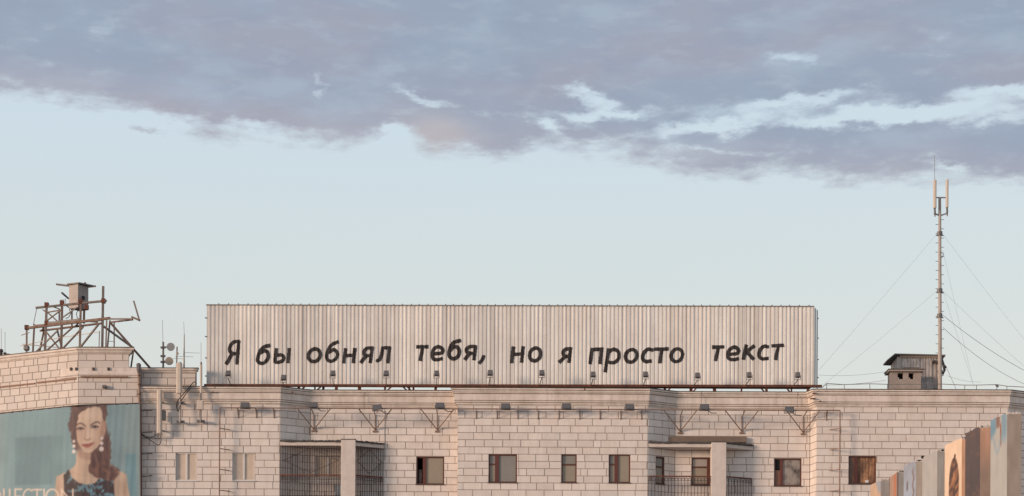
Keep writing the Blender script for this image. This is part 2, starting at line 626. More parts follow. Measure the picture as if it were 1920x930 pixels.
def lay_blocks(pl, u0, u1, z_anchor, z0, z1, holes, rng, lens=(0.84, 0.9, 0.92, 0.84, 0.88), odd=0.1, shift=0.44):
    """list of (u, z, w, h) of facing blocks in running bond, cut round the openings"""
    res = []
    k0 = math.floor((z0 - z_anchor) / COURSE)
    k1 = math.ceil((z1 - z_anchor) / COURSE)
    for k in range(k0, k1):
        za, zb = max(z0, z_anchor + k * COURSE), min(z1, z_anchor + (k + 1) * COURSE)
        if zb - za < 0.08:
            continue
        u = u0 - (shift if k % 2 else 0.0) - rng.uniform(0, 0.12)
        cuts = [u]
        while cuts[-1] < u1:
            w = rng.choice(lens)
            if rng.random() < odd:
                w *= rng.choice((0.4, 0.62, 0.75, 0.3))
            cuts.append(cuts[-1] + w)
        for a, b in zip(cuts, cuts[1:]):
            a, b = max(a, u0), min(b, u1)
            if b - a < 0.05:
                continue
            segs = [(a, b)]
            for (ha, hb, hc, hd) in holes:
                if hd <= za + 0.06 or hc >= zb - 0.06:
                    continue
                ns = []
                for (p, q) in segs:
                    if hb <= p or ha >= q:
                        ns.append((p, q))
                        continue
                    if p < ha:
                        ns.append((p, ha))
                    if q > hb:
                        ns.append((hb, q))
                segs = ns
            for (p, q) in segs:
                if q - p > 0.06:
                    res.append((pl, p + GAP_V / 2, za + GAP_H / 2, q - p - GAP_V, zb - za - GAP_H))
    return res


def proj(p):
    """world point -> photo pixel"""
    d = p - Vector((0, -D, EYE))
    rt = Vector((math.cos(ROLL), 0, -math.sin(ROLL)))
    up = Vector((math.sin(ROLL), 0, math.cos(ROLL)))
    return HX + F * d.dot(rt) / d.y, HY - F * d.dot(up) / d.y


def put_blocks(blocks, parent, limit=300, m=None):
    org = Vector(parent.location)
    sc = []
    for i, (pl, u, z, w, h) in enumerate(blocks):
        p0, p1 = proj(pl.pt(u, z)), proj(pl.pt(u + w, z + h))
        wx = max(0, min(1920, p1[0]) - max(0, p0[0]))
        hy = max(0, min(930, p0[1]) - max(0, p1[1]))
        sc.append((-round(wx * hy / 12) * 12, i))
    rest = []
    order = sorted(sc)
    named = [i for a, i in order[:limit] if a < 0]
    chosen = set(named)
    for i, (pl, u, z, w, h) in enumerate(blocks):
        jit = random.uniform(-0.004, 0.004)
        if i in chosen:
            o = bpy.data.objects.new('block', block_mesh(w, h, m))
            o.location = pl.pt(u, z, jit) - org
            o.rotation_euler = (0, 0, math.atan2(pl.u.y, pl.u.x))
            link(o, parent)
        else:
            rest.append((pl, u, z, w, h, jit))
    if rest:
        V, Fc = [], []
        for (pl, u, z, w, h, jit) in rest:
            me = block_mesh(w, h)
            i = len(V)
            for v in me.vertices:
                V.append(tuple(pl.pt(u + v.co.x, z + v.co.z, jit - v.co.y) - org))
            for p in me.polygons:
                Fc.append(tuple(i + q for q in p.vertices))
        me = bpy.data.meshes.new('facing_blocks')
        me.from_pydata(V, [], Fc)
        me.materials.append(M_BLOCKS)
        o = link(bpy.data.objects.new('facing_blocks', me), parent)
        o['kind'] = 'stuff'


def sweep(profile, path, closed_ends=True):
    """run a (outwards, z) profile along a plan path seen left to right, mitred; one MB per leg"""
    pts = [Vector((p[0], p[1], 0)) for p in path]
    dirs = [(b - a).normalized() for a, b in zip(pts, pts[1:])]
    nrm = [Vector((d.y, -d.x, 0)) for d in dirs]
    mit = []
    for i in range(len(pts)):
        if i == 0:
            mit.append(nrm[0])
        elif i == len(pts) - 1:
            mit.append(nrm[-1])
        else:
            m = nrm[i - 1] + nrm[i]
            mit.append(m / (1 + nrm[i - 1].dot(nrm[i])))
    res = []
    for i in range(len(dirs)):
        mb = MB()
        A = [pts[i] + mit[i] * o + Vector((0, 0, z)) for o, z in profile]
        B = [pts[i + 1] + mit[i + 1] * o + Vector((0, 0, z)) for o, z in profile]
        n = len(profile)
        for k in range(n):
            k2 = (k + 1) % n
            mb.poly([A[k], A[k2], B[k2], B[k]])
        if closed_ends and i == 0:
            mb.poly(A)
        if closed_ends and i == len(dirs) - 1:
            mb.poly(B)
        res.append(mb)
    return res


# ------------------------------------------------------------------ windows
def window(parent, pl, px0, px1, py0, py1, style, m_frame, label=None):
    u0, z1 = pl.uz(px0, py0)
    u1, z0 = pl.uz(px1, py1)
    fr = 0.055
    d0, d1 = -0.17, -0.08
    mb = MB()
    mb.pbox(pl, u0, u1, z1 - fr, z1, d0, d1)
    mb.pbox(pl, u0, u1, z0, z0 + fr, d0, d1)
    mb.pbox(pl, u0, u0 + fr, z0 + fr, z1 - fr, d0, d1)
    mb.pbox(pl, u1 - fr, u1, z0 + fr, z1 - fr, d0, d1)
    w = mb.build('window', m_frame, parent)
    W = u1 - u0
    H = z1 - z0

    def pane(a, b, c, d, m, name='pane', off=-0.125):
        q = MB()
        q.pbox(pl, a, b, c, d, off - 0.01, off)
        return q.build(name, m, w)

    def post(a, b, c, d, name, o1=-0.065):
        q = MB()
        q.pbox(pl, a, b, c, d, d0, o1)
        return q.build(name, m_frame, w, bevel=0.006)
    if style == 'white':
        mu = u0 + W * 0.5
        post(mu - 0.045, mu + 0.045, z0 + fr, z1 - fr, 'mullion')
        pane(u0 + fr, mu - 0.045, z0 + fr, z1 - fr, M_PANEL)
        pane(mu + 0.045, u1 - fr, z0 + fr, z1 - fr, M_PANEL)
    elif style in ('wide', 'open', 'clutter', 'warm', 'narrow'):
        f0, f1 = {'wide': (0.22, 0.36), 'open': (0.23, 0.35), 'clutter': (0.22, 0.33), 'warm': (0.20, 0.34), 'narrow': (0.26, 0.44)}[style]
        a, b = u0 + W * f0, u0 + W * f1
        post(a, b, z0 + fr, z1 - fr, 'mullion')
        if style in ('wide', 'narrow'):
            tz = z1 - H * 0.35
            post(u0 + fr, a, tz - 0.03, tz + 0.03, 'transom')
            pane(u0 + fr, a, tz + 0.03, z1 - fr, M_PANEG)
            pane(u0 + fr, a, z0 + fr, tz - 0.03, M_PANE)
            pane(b, u1 - fr, z0 + fr, z1 - fr, M_PANEG if style == 'wide' else M_PANE)
        elif style == 'open':
            pane(b, u1 - fr, z0 + fr, z1 - fr, M_PANE)
            q = MB()     # a cloth bundle on the sill of the open leaf
            q.prism([pl.pt(u0 + fr + 0.02, 0, -0.17), pl.pt(a - 0.02, 0, -0.17), pl.pt(a - 0.06, 0, -0.4), pl.pt(u0 + fr + 0.05, 0, -0.4)], z0 + fr, z0 + H * 0.55)
            q.build('curtain_or_reflection', mat('open_curtain', (0.20, 0.14, 0.12), 0.9, noise=0.9, scale=9, col2=(0.03, 0.02, 0.02)), w, bevel=0.05)
        elif style == 'clutter':
            pane(u0 + fr, a, z0 + fr, z1 - H * 0.42, mat('pane_rust', (0.24, 0.10, 0.06), 0.3, noise=0.5, scale=3))
            pane(u0 + fr, a, z1 - H * 0.40, z1 - fr, M_DARK)
            pane(b, u1 - fr, z0 + fr, z1 - fr, mat('pane_clutter', (0.33, 0.28, 0.25), 0.2, noise=1.0, scale=2.0, col2=(0.03, 0.022, 0.02), spec=0.4))
        elif style == 'warm':
            pane(u0 + fr, a, z0 + fr, z1 - fr, mat('pane_dark_warm', (0.07, 0.03, 0.02), 0.2, noise=0.9, scale=3, col2=(0.22, 0.10, 0.05)))  # patchy warm reflections painted into the dark pane
            # rippled sheet; warm reflections of the glass are put into its mottled colour
            q = MB()
            n = 26
            ci = []
            for i in range(n + 1):
                uu = b + (u1 - fr - b) * i / n
                oo = -0.15 + 0.006 * math.sin(i * 1.3) + 0.004 * math.sin(i * 2.9)
                ci.append((uu, oo))
            for (ua, oa), (ub, ob) in zip(ci, ci[1:]):
                q.poly([pl.pt(ua, z0 + fr, oa), pl.pt(ub, z0 + fr, ob), pl.pt(ub, z1 - fr, ob), pl.pt(ua, z1 - fr, oa)])
            q.build('curtain_or_reflection', mat('orange_reflection', (0.55, 0.29, 0.15), 0.8, noise=1.0, scale=1.7, col2=(0.07, 0.035, 0.03), streak=1.0), w)
            box_ = MB()
            box_.pbox(pl, b + (u1 - b) * 0.42, b + (u1 - b) * 0.62, z0 + fr, z0 + fr + 0.13, -0.125, -0.085)
            box_.build('pot', M_WHITE, w, bevel=0.015)
    elif style == 'single':
        tz = z1 - H * 0.36
        post(u0 + fr, u1 - fr, tz - 0.03, tz + 0.03, 'transom')
        pane(u0 + fr, u1 - fr, tz + 0.03, z1 - fr, M_PANEG)
        pane(u0 + fr, u1 - fr, z0 + fr, tz - 0.03, M_PANE)
    elif style == 'door':
        a = u0 + W * 0.70
        post(a, u1 - fr, z0 + fr, z1 - fr, 'door_post')
        tz = z1 - H * 0.34
        post(u0 + fr, a, tz - 0.03, tz + 0.03, 'transom')
        pane(u0 + fr, a, tz + 0.03, z1 - fr, mat('pane_pale', (0.38, 0.33, 0.30), 0.2, noise=0.2))
        pane(u0 + fr, a, z0 + fr, tz - 0.03, M_PANE)
    q = MB()
    q.pbox(pl, u0 - 0.05, u1 + 0.05, z0 - 0.045, z0 - 0.004, -0.16, 0.045)
    q.build('sill', M_WHITE if m_frame is M_WHITE else M_FLASH, w)
    if label:
        w['label'] = label
    return (u0, u1, z0, z1)


def hole(pl, px0, px1, py0, py1):
    u0, z1 = pl.uz(px0, py0)
    u1, z0 = pl.uz(px1, py1)
    return (u0, u1, z0, z1)


# ================================================================== main building
RD = 0.8                                             # depth of the recesses
def X(px, Y=0.0):
    return P(px, 790, Y).x


ZTOP = P(1036, 728, -0.28).z                          # top of the cornice
plan = [(X(262), 0), (X(525), 0), (X(582, RD), RD), (X(858) + 0.03, RD), (X(858), 0), (X(1215), 0), (X(1266, RD), RD),
        (X(1519, RD), RD), (X(1531), 0), (X(1890), 0), (X(1890) + 1.45, RD), (X(1890) + 9, RD)]
bld = empty('apartment_building', (plan[0][0], 0, 0))
tag(bld, 'long pale block-faced apartment building with bays and cornice under the metal signboard', 'building')
legs = [Plane(a, b) for a, b in zip(plan, plan[1:])]
(BAY1, CH1, REC1, RET1, BAY2, CH2, REC2, RET2, BAY3, CH3, REC3) = legs

ZW = BAY2.uz(942, 851.5)[1]                            # window head line of the bays
WIN = {
    BAY1: [(330, 369, 848.5, 901, 'white', M_WHITE), (436.5, 477.5, 848.5, 901, 'white', M_WHITE)],
    CH1: [(546, 559, 853, 905, 'white', M_WHITE)],
    REC1: [(592, 637, 856, 896, 'white', M_WHITE), (781, 832.5, 856, 908, 'open', M_BROWN)],
    BAY2: [(916.5, 969, 851.5, 904.5, 'wide', M_BROWN), (1053, 1081, 851.5, 904.5, 'single', M_BROWN), (1142, 1181.5, 851.5, 905, 'narrow', M_BROWN)],
    CH2: [(1230, 1246, 856, 908, 'single', M_BROWN)],
    REC2: [(1297, 1338, 858, 909, 'door', M_BROWN), (1452, 1502.5, 859.5, 911, 'clutter', M_BROWN)],
    BAY3: [(1591.5, 1642.5, 855, 907, 'warm', M_BROWN)],
}
Z_WALLTOP = ZTOP - 0.79
core = MB()
blocks = []
ZLOW = 11.9
for i, pl in enumerate(legs):
    rng = random.Random(100 + i)
    wins = WIN.get(pl, [])
    holes = [hole(pl, *w[:4]) for w in wins]
    wall_core(core, pl, 0, pl.len, 0, ZTOP - 0.05, holes)
    # a mortar-coloured lining behind the openings keeps daylight out of the rooms
    blocks += lay_blocks(pl, 0.0, pl.len, ZW, ZLOW, Z_WALLTOP + 0.01, holes, rng)
    for w in wins:
        window(bld, pl, *w[:4], w[4], w[5])
xl, xr = plan[0][0], plan[-1][0]
core.poly([(xl, 0, 0), (xl, 14, 0), (xl, 14, ZTOP - 0.05), (xl, 0, ZTOP - 0.05)])
core.poly([(xr, RD, 0), (xr, 14, 0), (xr, 14, ZTOP - 0.05), (xr, RD, ZTOP - 0.05)])
core.poly([(xl, 14, 0), (xr, 14, 0), (xr, 14, ZTOP - 0.05), (xl, 14, ZTOP - 0.05)])
core.build('wall', M_MORTAR, bld)
put_blocks(blocks, bld)
dk = MB()
dk.box(xl + 0.3, xr - 0.3, RD + 1.6, RD + 1.7, 10, ZTOP - 0.3)  # near-black sheet; the shade inside the rooms is in its colour
dk.build('dark_room_backing', M_DARK, bld)

CORN = [(-0.35, -0.02), (0.30, 0.0), (0.30, -0.075), (0.20, -0.08), (0.20, -0.105), (0.275, -0.11), (0.265, -0.165), (0.225, -0.20), (0.215, -0.235), (0.11, -0.24), (0.11, -0.27),
        (0.175, -0.275), (0.165, -0.565), (0.08, -0.57), (0.08, -0.60), (0.15, -0.605), (0.145, -0.655), (0.05, -0.66), (0.05, -0.68), (0.095, -0.685), (0.085, -0.755), (0.03, -0.76), (0.03, -0.80), (-0.35, -0.80)]
for mb in sweep([(o, ZTOP + z) for o, z in CORN], plan):
    mb.build('cornice', M_CORN, bld)
for mb in sweep([(-0.4, ZTOP + 0.002), (0.33, ZTOP + 0.002), (0.33, ZTOP + 0.032), (-0.4, ZTOP + 0.05)], plan):
    mb.build('flashing', M_FLASH, bld)
rf = MB()
rf.poly([(p[0], p[1] + 0.3, ZTOP - 0.10) for p in plan] + [(xr, 14, ZTOP - 0.10), (xl, 14, ZTOP - 0.10)])
rf.build('roof', M_ROOF, bld)


# rust runs and broken plaster where the right bay meets the recess, and drain spouts
for (px, py, w_, h_) in ((1527, 737, 0.20, 0.05), (1524, 747, 0.26, 0.05), (1533, 733, 0.08, 0.04), (1548, 733, 0.06, 0.05), (1538, 752, 0.10, 0.035), (1095, 730, 0.14, 0.10), (723, 735, 0.10, 0.05), (399, 735, 0.08, 0.05), (402, 727, 0.12, 0.05), (548, 735, 0.07, 0.06)):
    p = P(px, py, -0.28)
    if py == 735 and px == 723:
        p = P(px, py, RD - 0.28)
    q = MB()
    q.prism([(p.x - w_ / 2, p.y - 0.01), (p.x + w_ / 2, p.y - 0.03), (p.x + w_ / 2.2, p.y + 0.14), (p.x - w_ / 2.3, p.y + 0.14)], p.z - h_ / 2, p.z + h_ / 2)
    q.build('spalled_patch', M_RUST, bld, bevel=0.012)

# ------------------------------------------------------------------ balconies
def felt(mb, pts, z, rng, t=0.07):
    """ragged roofing felt along an edge"""
    for a, b in zip(pts, pts[1:]):
        a, b = Vector(a), Vector(b)
        n = max(2, int((b - a).length / 0.09))
        for i in range(n):
            p = a.lerp(b, i / n)
            q = a.lerp(b, (i + 1.1) / n)
            k = rng.random()
            mb.bar(Vector((p.x, p.y - 0.02 * k, z + rng.uniform(-0.015, 0.03))), Vector((q.x, q.y - 0.02 * k, z + rng.uniform(-0.015, 0.03))), 0.13, t * (0.6 + k * 0.8))


def balcony(pxa, pxcol0, pxcol1, pxb, y_top, y_bot, y_coltop, grille, wall_i):
    CHa, REC = legs[wall_i], legs[wall_i + 1]
    rng = random.Random(wall_i)
    xa = CHa.A.x
    xc0, xc1 = X(pxcol0, -0.1), X(pxcol1, -0.1)
    xb = REC.at(pxb, y_bot).x
    zt, zb = P(pxcol0, y_top, 0).z, P(pxcol0, y_bot, 0).z
    bal = empty('balcony', (xc0, 0, 0))
    bal.location = Vector((xc0, 0, 0)) - Vector(bld.location)
    bal.parent = bld
    bal['_org'] = (xc0, 0, 0)
    fy = -0.06
    planc = [(xa + 0.02, fy), (xc1, fy), (xb, RD - 0.03), (CHa.A.x + 1.45, RD - 0.03)]
    c = MB()
    c.prism(planc, zb, zt)
    c.build('canopy', M_CONC, bal, bevel=0.012)
    ft = MB()
    felt(ft, [(xa + 0.02, fy, 0), (xc0, fy, 0)], zt + 0.03, rng)
    felt(ft, [(xc1, fy, 0), (xb, RD - 0.05, 0)], zt + 0.03, rng)
    ft.prism([(xa + 0.1, fy + 0.08), (xc1, fy + 0.08), (xb - 0.1, RD - 0.05), (xa + 1.4, RD - 0.05)], zt + 0.002, zt + 0.045)
    ft.build('roofing_felt', M_ROOF, bal)
    col = MB()
    zct = P(pxcol0, y_coltop, -0.1).z
    col.box(xc0, xc1, -0.16, 0.42, 8.0, zct)
    col.build('column', M_CONC, bal, bevel=0.015)
    cap = MB()
    cap.box(xc0 - 0.015, xc1 + 0.015, -0.175, 0.43, zct + 0.002, zct + 0.035)
    cap.build('column_cap', M_FLASH, bal)
    # floor, below the frame
    fl = MB()
    zfl = zb - 2.55
    fl.prism(planc, zfl - 0.15, zfl)
    fl.build('floor', M_CONC, bal)
    zr = P(pxcol0, 891 if grille else 893.5, 0).z
    front = [(xa + 0.03, fy + 0.05), (xc0, fy + 0.05)]
    side = [(xc1, fy + 0.08), (xb - 0.04, RD - 0.06)]
    rail = MB()
    rail.bar((front[0][0], front[0][1], zr), (front[1][0], front[1][1], zr), 0.06, 0.06)
    rail.bar((side[0][0], side[0][1], zr), (side[1][0], side[1][1], zr), 0.06, 0.06)
    rail.build('handrail', M_RUST, bal)
    gr = MB()
    for (p, q) in (front, side):
        p, q = Vector((*p, 0)), Vector((*q, 0))
        n = max(3, int((q - p).length / (0.118 if grille else 0.16)))
        for i in range(n + 1):
            w = p.lerp(q, i / n)
            top = zb if grille else zr - (0.02 if i % 2 else 0.1)
            gr.bar((w.x, w.y, zfl + 0.05), (w.x, w.y, top), 0.027 if grille else 0.021)
        gr.bar((p.x, p.y, zr - 0.2), (q.x, q.y, zr - 0.2), 0.022)
        gr.bar((p.x, p.y, zfl + 0.12), (q.x, q.y, zfl + 0.12), 0.03)
        # scroll band under the rail
        for i in range(n):
            a, b = p.lerp(q, i / n), p.lerp(q, (i + 1) / n)
            pts = []
            for k in range(7):
                t = k / 6
                w = a.lerp(b, t)
                pts.append((w.x, w.y - 0.012, zr - 0.19 + 0.13 * math.sin(math.pi * t)))
            gr.tube(pts, 0.011, 4)
        if grille:
            zm = (zb + zr) / 2
            gr.bar((p.x, p.y, zb - 0.04), (q.x, q.y, zb - 0.04), 0.03)
            m = p.lerp(q, 0.5)
            H_ = (zb - zr) * 0.42
            W_ = 0.45
            for sa, sb in (((-1, 0), (0, 1)), ((0, 1), (1, 0)), ((1, 0), (0, -1)), ((0, -1), (-1, 0))):
                a = p.lerp(q, 0.5 + sa[0] * W_)
                b = p.lerp(q, 0.5 + sb[0] * W_)
                gr.bar((a.x, a.y - 0.01, zm + sa[1] * H_), (b.x, b.y - 0.01, zm + sb[1] * H_), 0.02)
    gr.build('grille' if grille else 'railing', M_IRON, bal)
    return bal


b1 = balcony(525, 640, 667, 720, 829, 836, 824.5, True, 1)
b1['label'] = 'caged balcony with iron grille'
tw = MB()
n = 8
for i in range(n):
    xa_, xb_ = X(628.5) + i * 0.036, X(628.5) + (i + 1) * 0.036
    tw.poly([(xa_, 0.06 + 0.02 * (i % 2), 12.5), (xb_, 0.06 + 0.02 * ((i + 1) % 2), 12.5), (xb_, 0.06 + 0.02 * ((i + 1) % 2), P(630, 909, 0).z), (xa_, 0.06 + 0.02 * (i % 2), P(630, 909, 0).z)])
tw_o = tw.build('towel', mat('towel_cloth', (0.30, 0.38, 0.43), 0.9, noise=0.9, scale=14, col2=(0.55, 0.52, 0.50)))
tag(tw_o, 'pale blue towel hanging inside the caged balcony beside its column', 'towel')
b2 = balcony(1217, 1334, 1362, 1411, 832, 839, 829.5, False, 5)
b2['label'] = 'open balcony with railing'
bk = MB()
bk.pbox(REC2, REC2.uz(1241, 830)[0], REC2.uz(1399, 830)[0], REC2.uz(1300, 830)[1], REC2.uz(1300, 819.5)[1], 0.003, 0.2)
bk.build('flashing_board', mat('brown_board', (0.21, 0.155, 0.125), 0.9, noise=0.5, scale=3), bld)

# ================================================================== banner building on the left
TY = -0.25
XT = P(147, 700, TY).x
XR = P(263, 750, TY).x
ang = R(27)
wl = 12.0
tow = empty('corner_building', (XT, TY, 0))
tag(tow, 'taller pale corner building with parapet, carrying the large advertising banner', 'building')
LEFT = Plane((XT - wl * math.cos(ang), TY + wl * math.sin(ang)), (XT, TY))
FRT = Plane((XT, TY), (XR, TY))
ZT2 = FRT.uz(150, 653)[1]
ZMID = FRT.uz(200, 689.5)[1]
XU = P(242, 680, TY).x                                # right end of the raised parapet
UPF = Plane((XT, TY), (XU, TY))
tc = MB()
tb = []
z_an = FRT.uz(200, 757)[1]
wall_core(tc, LEFT, 0, LEFT.len, 0, ZT2 - 0.05, [])
wall_core(tc, UPF, 0, UPF.len, ZMID, ZT2 - 0.05, [])
wall_core(tc, FRT, 0, FRT.len, 0, ZMID, [])
zc0, zc1 = FRT.uz(200, 708)[1], FRT.uz(200, 689.5)[1]   # the string course
rng = random.Random(5)
short = (0.60, 0.64, 0.66, 0.56)
ztb = ZT2 - 0.27
tb += lay_blocks(LEFT, 0, LEFT.len, z_an, ZLOW + 3.5, ztb, [], rng, lens=short, shift=0.3)
tb += lay_blocks(UPF, 0, UPF.len, zc1, zc1, ztb, [], rng)
tb += lay_blocks(FRT, 0, FRT.len, z_an, ZLOW + 3.5, zc0, [], rng)
# right return and back
tc.poly([(XR, TY, 0), (XR, 8, 0), (XR, 8, ZMID), (XR, TY, ZMID)])
tc.poly([(XU, TY, ZMID - 0.1), (XU - 1.4, TY + 5, ZMID - 0.1), (XU - 1.4, TY + 5, ZT2 - 0.05), (XU, TY, ZT2 - 0.05)])
tc.build('wall', M_MORTAR, tow)
put_blocks(tb, tow, 300, M_BLOCK3)
pr = [(-0.3, -0.02), (0.20, 0.0), (0.20, -0.09), (0.13, -0.12), (0.10, -0.2), (0.02, -0.28), (-0.3, -0.28)]
path_top = [(LEFT.A.x, LEFT.A.y), (XT, TY), (XU, TY), (XU - 0.28, TY + 1.0)]
for mb in sweep([(o, ZT2 + z) for o, z in pr], path_top):
    mb.build('cornice', M_CORN, tow)
for mb in sweep([(-0.4, ZT2 + 0.002), (0.23, ZT2 + 0.002), (0.23, ZT2 + 0.035), (-0.4, ZT2 + 0.05)], path_top):
    mb.build('flashing', M_FLASH, tow)
pb = [(-0.02, zc1), (0.05, zc1), (0.05, zc1 - 0.27), (0.11, zc1 - 0.30), (0.11, zc1 - 0.36), (0.05, zc1 - 0.42), (0.05, zc1 - 0.46), (-0.02, zc1 - 0.48)]
for mb in sweep(pb, [(XT - 0.95, TY + 0.95 * math.tan(ang)), (XT, TY), (XR, TY)]):
    mb.build('string_course', M_CORN, tow)
for px in (135, 145, 176, 204, ):
    q = MB()
    u, z = (LEFT if px < 147 else FRT).uz(px, 692)
    q.pbox(LEFT if px < 147 else FRT, u - 0.05, u + 0.05, z - 0.08, z + 0.06, 0.04, 0.12)
    q.build('iron_bracket', M_IRON, tow)
# broken ledge strips on the left face
for (a, b, y0) in ((-30, 66, 718.5), (70, 143, 709.5)):
    q = MB()
    u0, z = LEFT.uz(a, y0 + (b - a) * 0.11)
    u1, z2 = LEFT.uz(b, y0)
    q.pbox(LEFT, u0, u1, z2 - 0.05, z2 + 0.02, -0.01, 0.06)
    q.build('ledge', mat('ledge_brown', (0.33, 0.2, 0.15), 0.9, noise=0.5), tow)
q = MB()
u0, z = FRT.uz(152, 707)
u1, _ = FRT.uz(240, 707)
q.pbox(FRT, u0, u1, zc0 + 0.0, zc0 + 0.06, 0.02, 0.10)
q.build('ledge', MATS['ledge_brown'], tow)
rt = MB()
rt.poly([(LEFT.A.x, LEFT.A.y + 0.3, ZT2 - 0.1), (XT, TY + 0.3, ZT2 - 0.1), (XU - 0.1, TY + 0.2, ZT2 - 0.1), (XU - 2.4, 8, ZT2 - 0.1), (LEFT.A.x, 8, ZT2 - 0.1)])
rt.poly([(XU, TY, ZMID - 0.02), (XR, TY, ZMID - 0.02), (XR, 8, ZMID - 0.02), (XU, 8, ZMID - 0.02)])
rt.build('roof', M_ROOF, tow)
# rear parapet joining the two buildings
PARA = Plane((P(236, 700, 0.12).x, 0.12), (P(367, 700, 0.12).x, 0.12))
zpt, zpb = PARA.uz(300, 691)[1], ZTOP - 0.2
pc = MB()
pc.pbox(PARA, 0, PARA.len, zpb - 0.5, zpt - 0.03, -0.3, -0.02)
pc.build('rear_parapet', M_MORTAR, tow)
pbks = lay_blocks(PARA, 0, PARA.len, zpb, zpb, zpt - 0.22, [], rng)
for (pl, u, z, w, h) in pbks:
    o = bpy.data.objects.new('block', block_mesh(w, h, M_BLOCK3))
    o.location = pl.pt(u, z) - Vector(tow.location)
    link(o, tow)
for mb in sweep([(-0.2, zpt - 0.02), (0.12, zpt), (0.12, zpt - 0.08), (0.06, zpt - 0.12), (0.02, zpt - 0.2), (-0.2, zpt - 0.2)], [(PARA.A.x, 0.12), (PARA.A.x + PARA.len, 0.12), (PARA.A.x + PARA.len - 0.05, 0.42)]):
    mb.build('cornice', M_CORN, tow)
for mb in sweep([(-0.25, zpt + 0.002), (0.15, zpt + 0.002), (0.15, zpt + 0.03), (-0.25, zpt + 0.04)], [(PARA.A.x, 0.12), (PARA.A.x + PARA.len, 0.12), (PARA.A.x + PARA.len - 0.05, 0.42)]):
    mb.build('flashing', M_FLASH, tow)
# wall spotlight and a rusty downpipe on the front
q = MB()
p = FRT.at(196, 726, 0.12)
q.box(p.x - 0.12, p.x + 0.12, p.y - 0.1, p.y + 0.12, p.z - 0.06, p.z + 0.1)
so = q.build('security_camera', M_LAMP, None, org=p, bevel=0.05)
tag(so, 'small dark camera fixed to the wall above the banner', 'camera')
dp = empty('downpipe', P(262, 757, TY - 0.1))
q = MB()
q.tube([P(261.5, 757, TY - 0.1), P(261, 720, TY - 0.1), P(260, 700, TY - 0.1)], 0.055, 8)
q.build('pipe', M_PIPE, dp)
q = MB()
q.tube([P(260, 700, TY - 0.1), P(260, 694, TY - 0.1), P(260, 690, TY - 0.1), P(260, 683, TY - 0.1), P(260, 681, TY - 0.1)], [0.06, 0.10, 0.11, 0.12, 0.06], 8)
q.build('hopper', M_LAMP, dp)
for y in (705, 722, 740):
    q = MB()
    q.tube([P(261, y, TY - 0.1), P(261, y - 2, TY - 0.1)], 0.075, 8)
    q.build('collar', M_RUST, dp)
tag(dp, 'dark rusty downpipe with hopper at the joint of the two buildings', 'pipe')


# ------------------------------------------------------------------ advertising banner
def seg_dist(px, py, pts):
    d = np.full(px.shape, 1e9)
    for (ax, ay), (bx, by) in zip(pts, pts[1:]):
        vx, vy = bx - ax, by - ay
        L2 = vx * vx + vy * vy + 1e-9
        t = np.clip(((px - ax) * vx + (py - ay) * vy) / L2, 0, 1)
        d = np.minimum(d, np.hypot(px - ax - t * vx, py - ay - t * vy))
    return d


def poly_mask(px, py, pts, soft=6.0, smooth=True):
    if smooth:
        c = catmull(list(pts) + [pts[0]], 6)
        pts = [tuple(q) for q in c]
    else:
        pts = list(pts) + [pts[0]]
    ins = np.zeros(px.shape, bool)
    for (ax, ay), (bx, by) in zip(pts, pts[1:]):
        if ay == by:
            continue
        c = ((ay > py) != (by > py)) & (px < (bx - ax) * (py - ay) / (by - ay) + ax)
        ins ^= c
    d = seg_dist(px, py, pts)
    sd_ = np.where(ins, d, -d)
    return np.clip(sd_ / soft + 0.5, 0, 1)


def vnoise(x, y, seed=0):
    """smooth value noise"""
    r = np.random.RandomState(seed).rand(64, 64)
    xi, yi = np.floor(x).astype(int), np.floor(y).astype(int)
    fx, fy = x - xi, y - yi
    fx, fy = fx * fx * (3 - 2 * fx), fy * fy * (3 - 2 * fy)
    g_ = lambda a, b: r[a % 64, b % 64]
    return (g_(xi, yi) * (1 - fx) + g_(xi + 1, yi) * fx) * (1 - fy) + (g_(xi, yi + 1) * (1 - fx) + g_(xi + 1, yi + 1) * fx) * fy


def srgb(c):
    c = np.asarray(c, float) / 255.0
    return np.where(c <= 0.04045, c / 12.92, ((c + 0.055) / 1.055) ** 2.4)


def lay(img, mask, c):
    m = mask[..., None]
    return img * (1 - m) + np.asarray(c, float) * m


def stroke(px, py, pts, w, soft=5.0):
    c = [tuple(q) for q in catmull(pts, 6)]
    return np.clip((w / 2 - seg_dist(px, py, c)) / soft + 0.5, 0, 1)


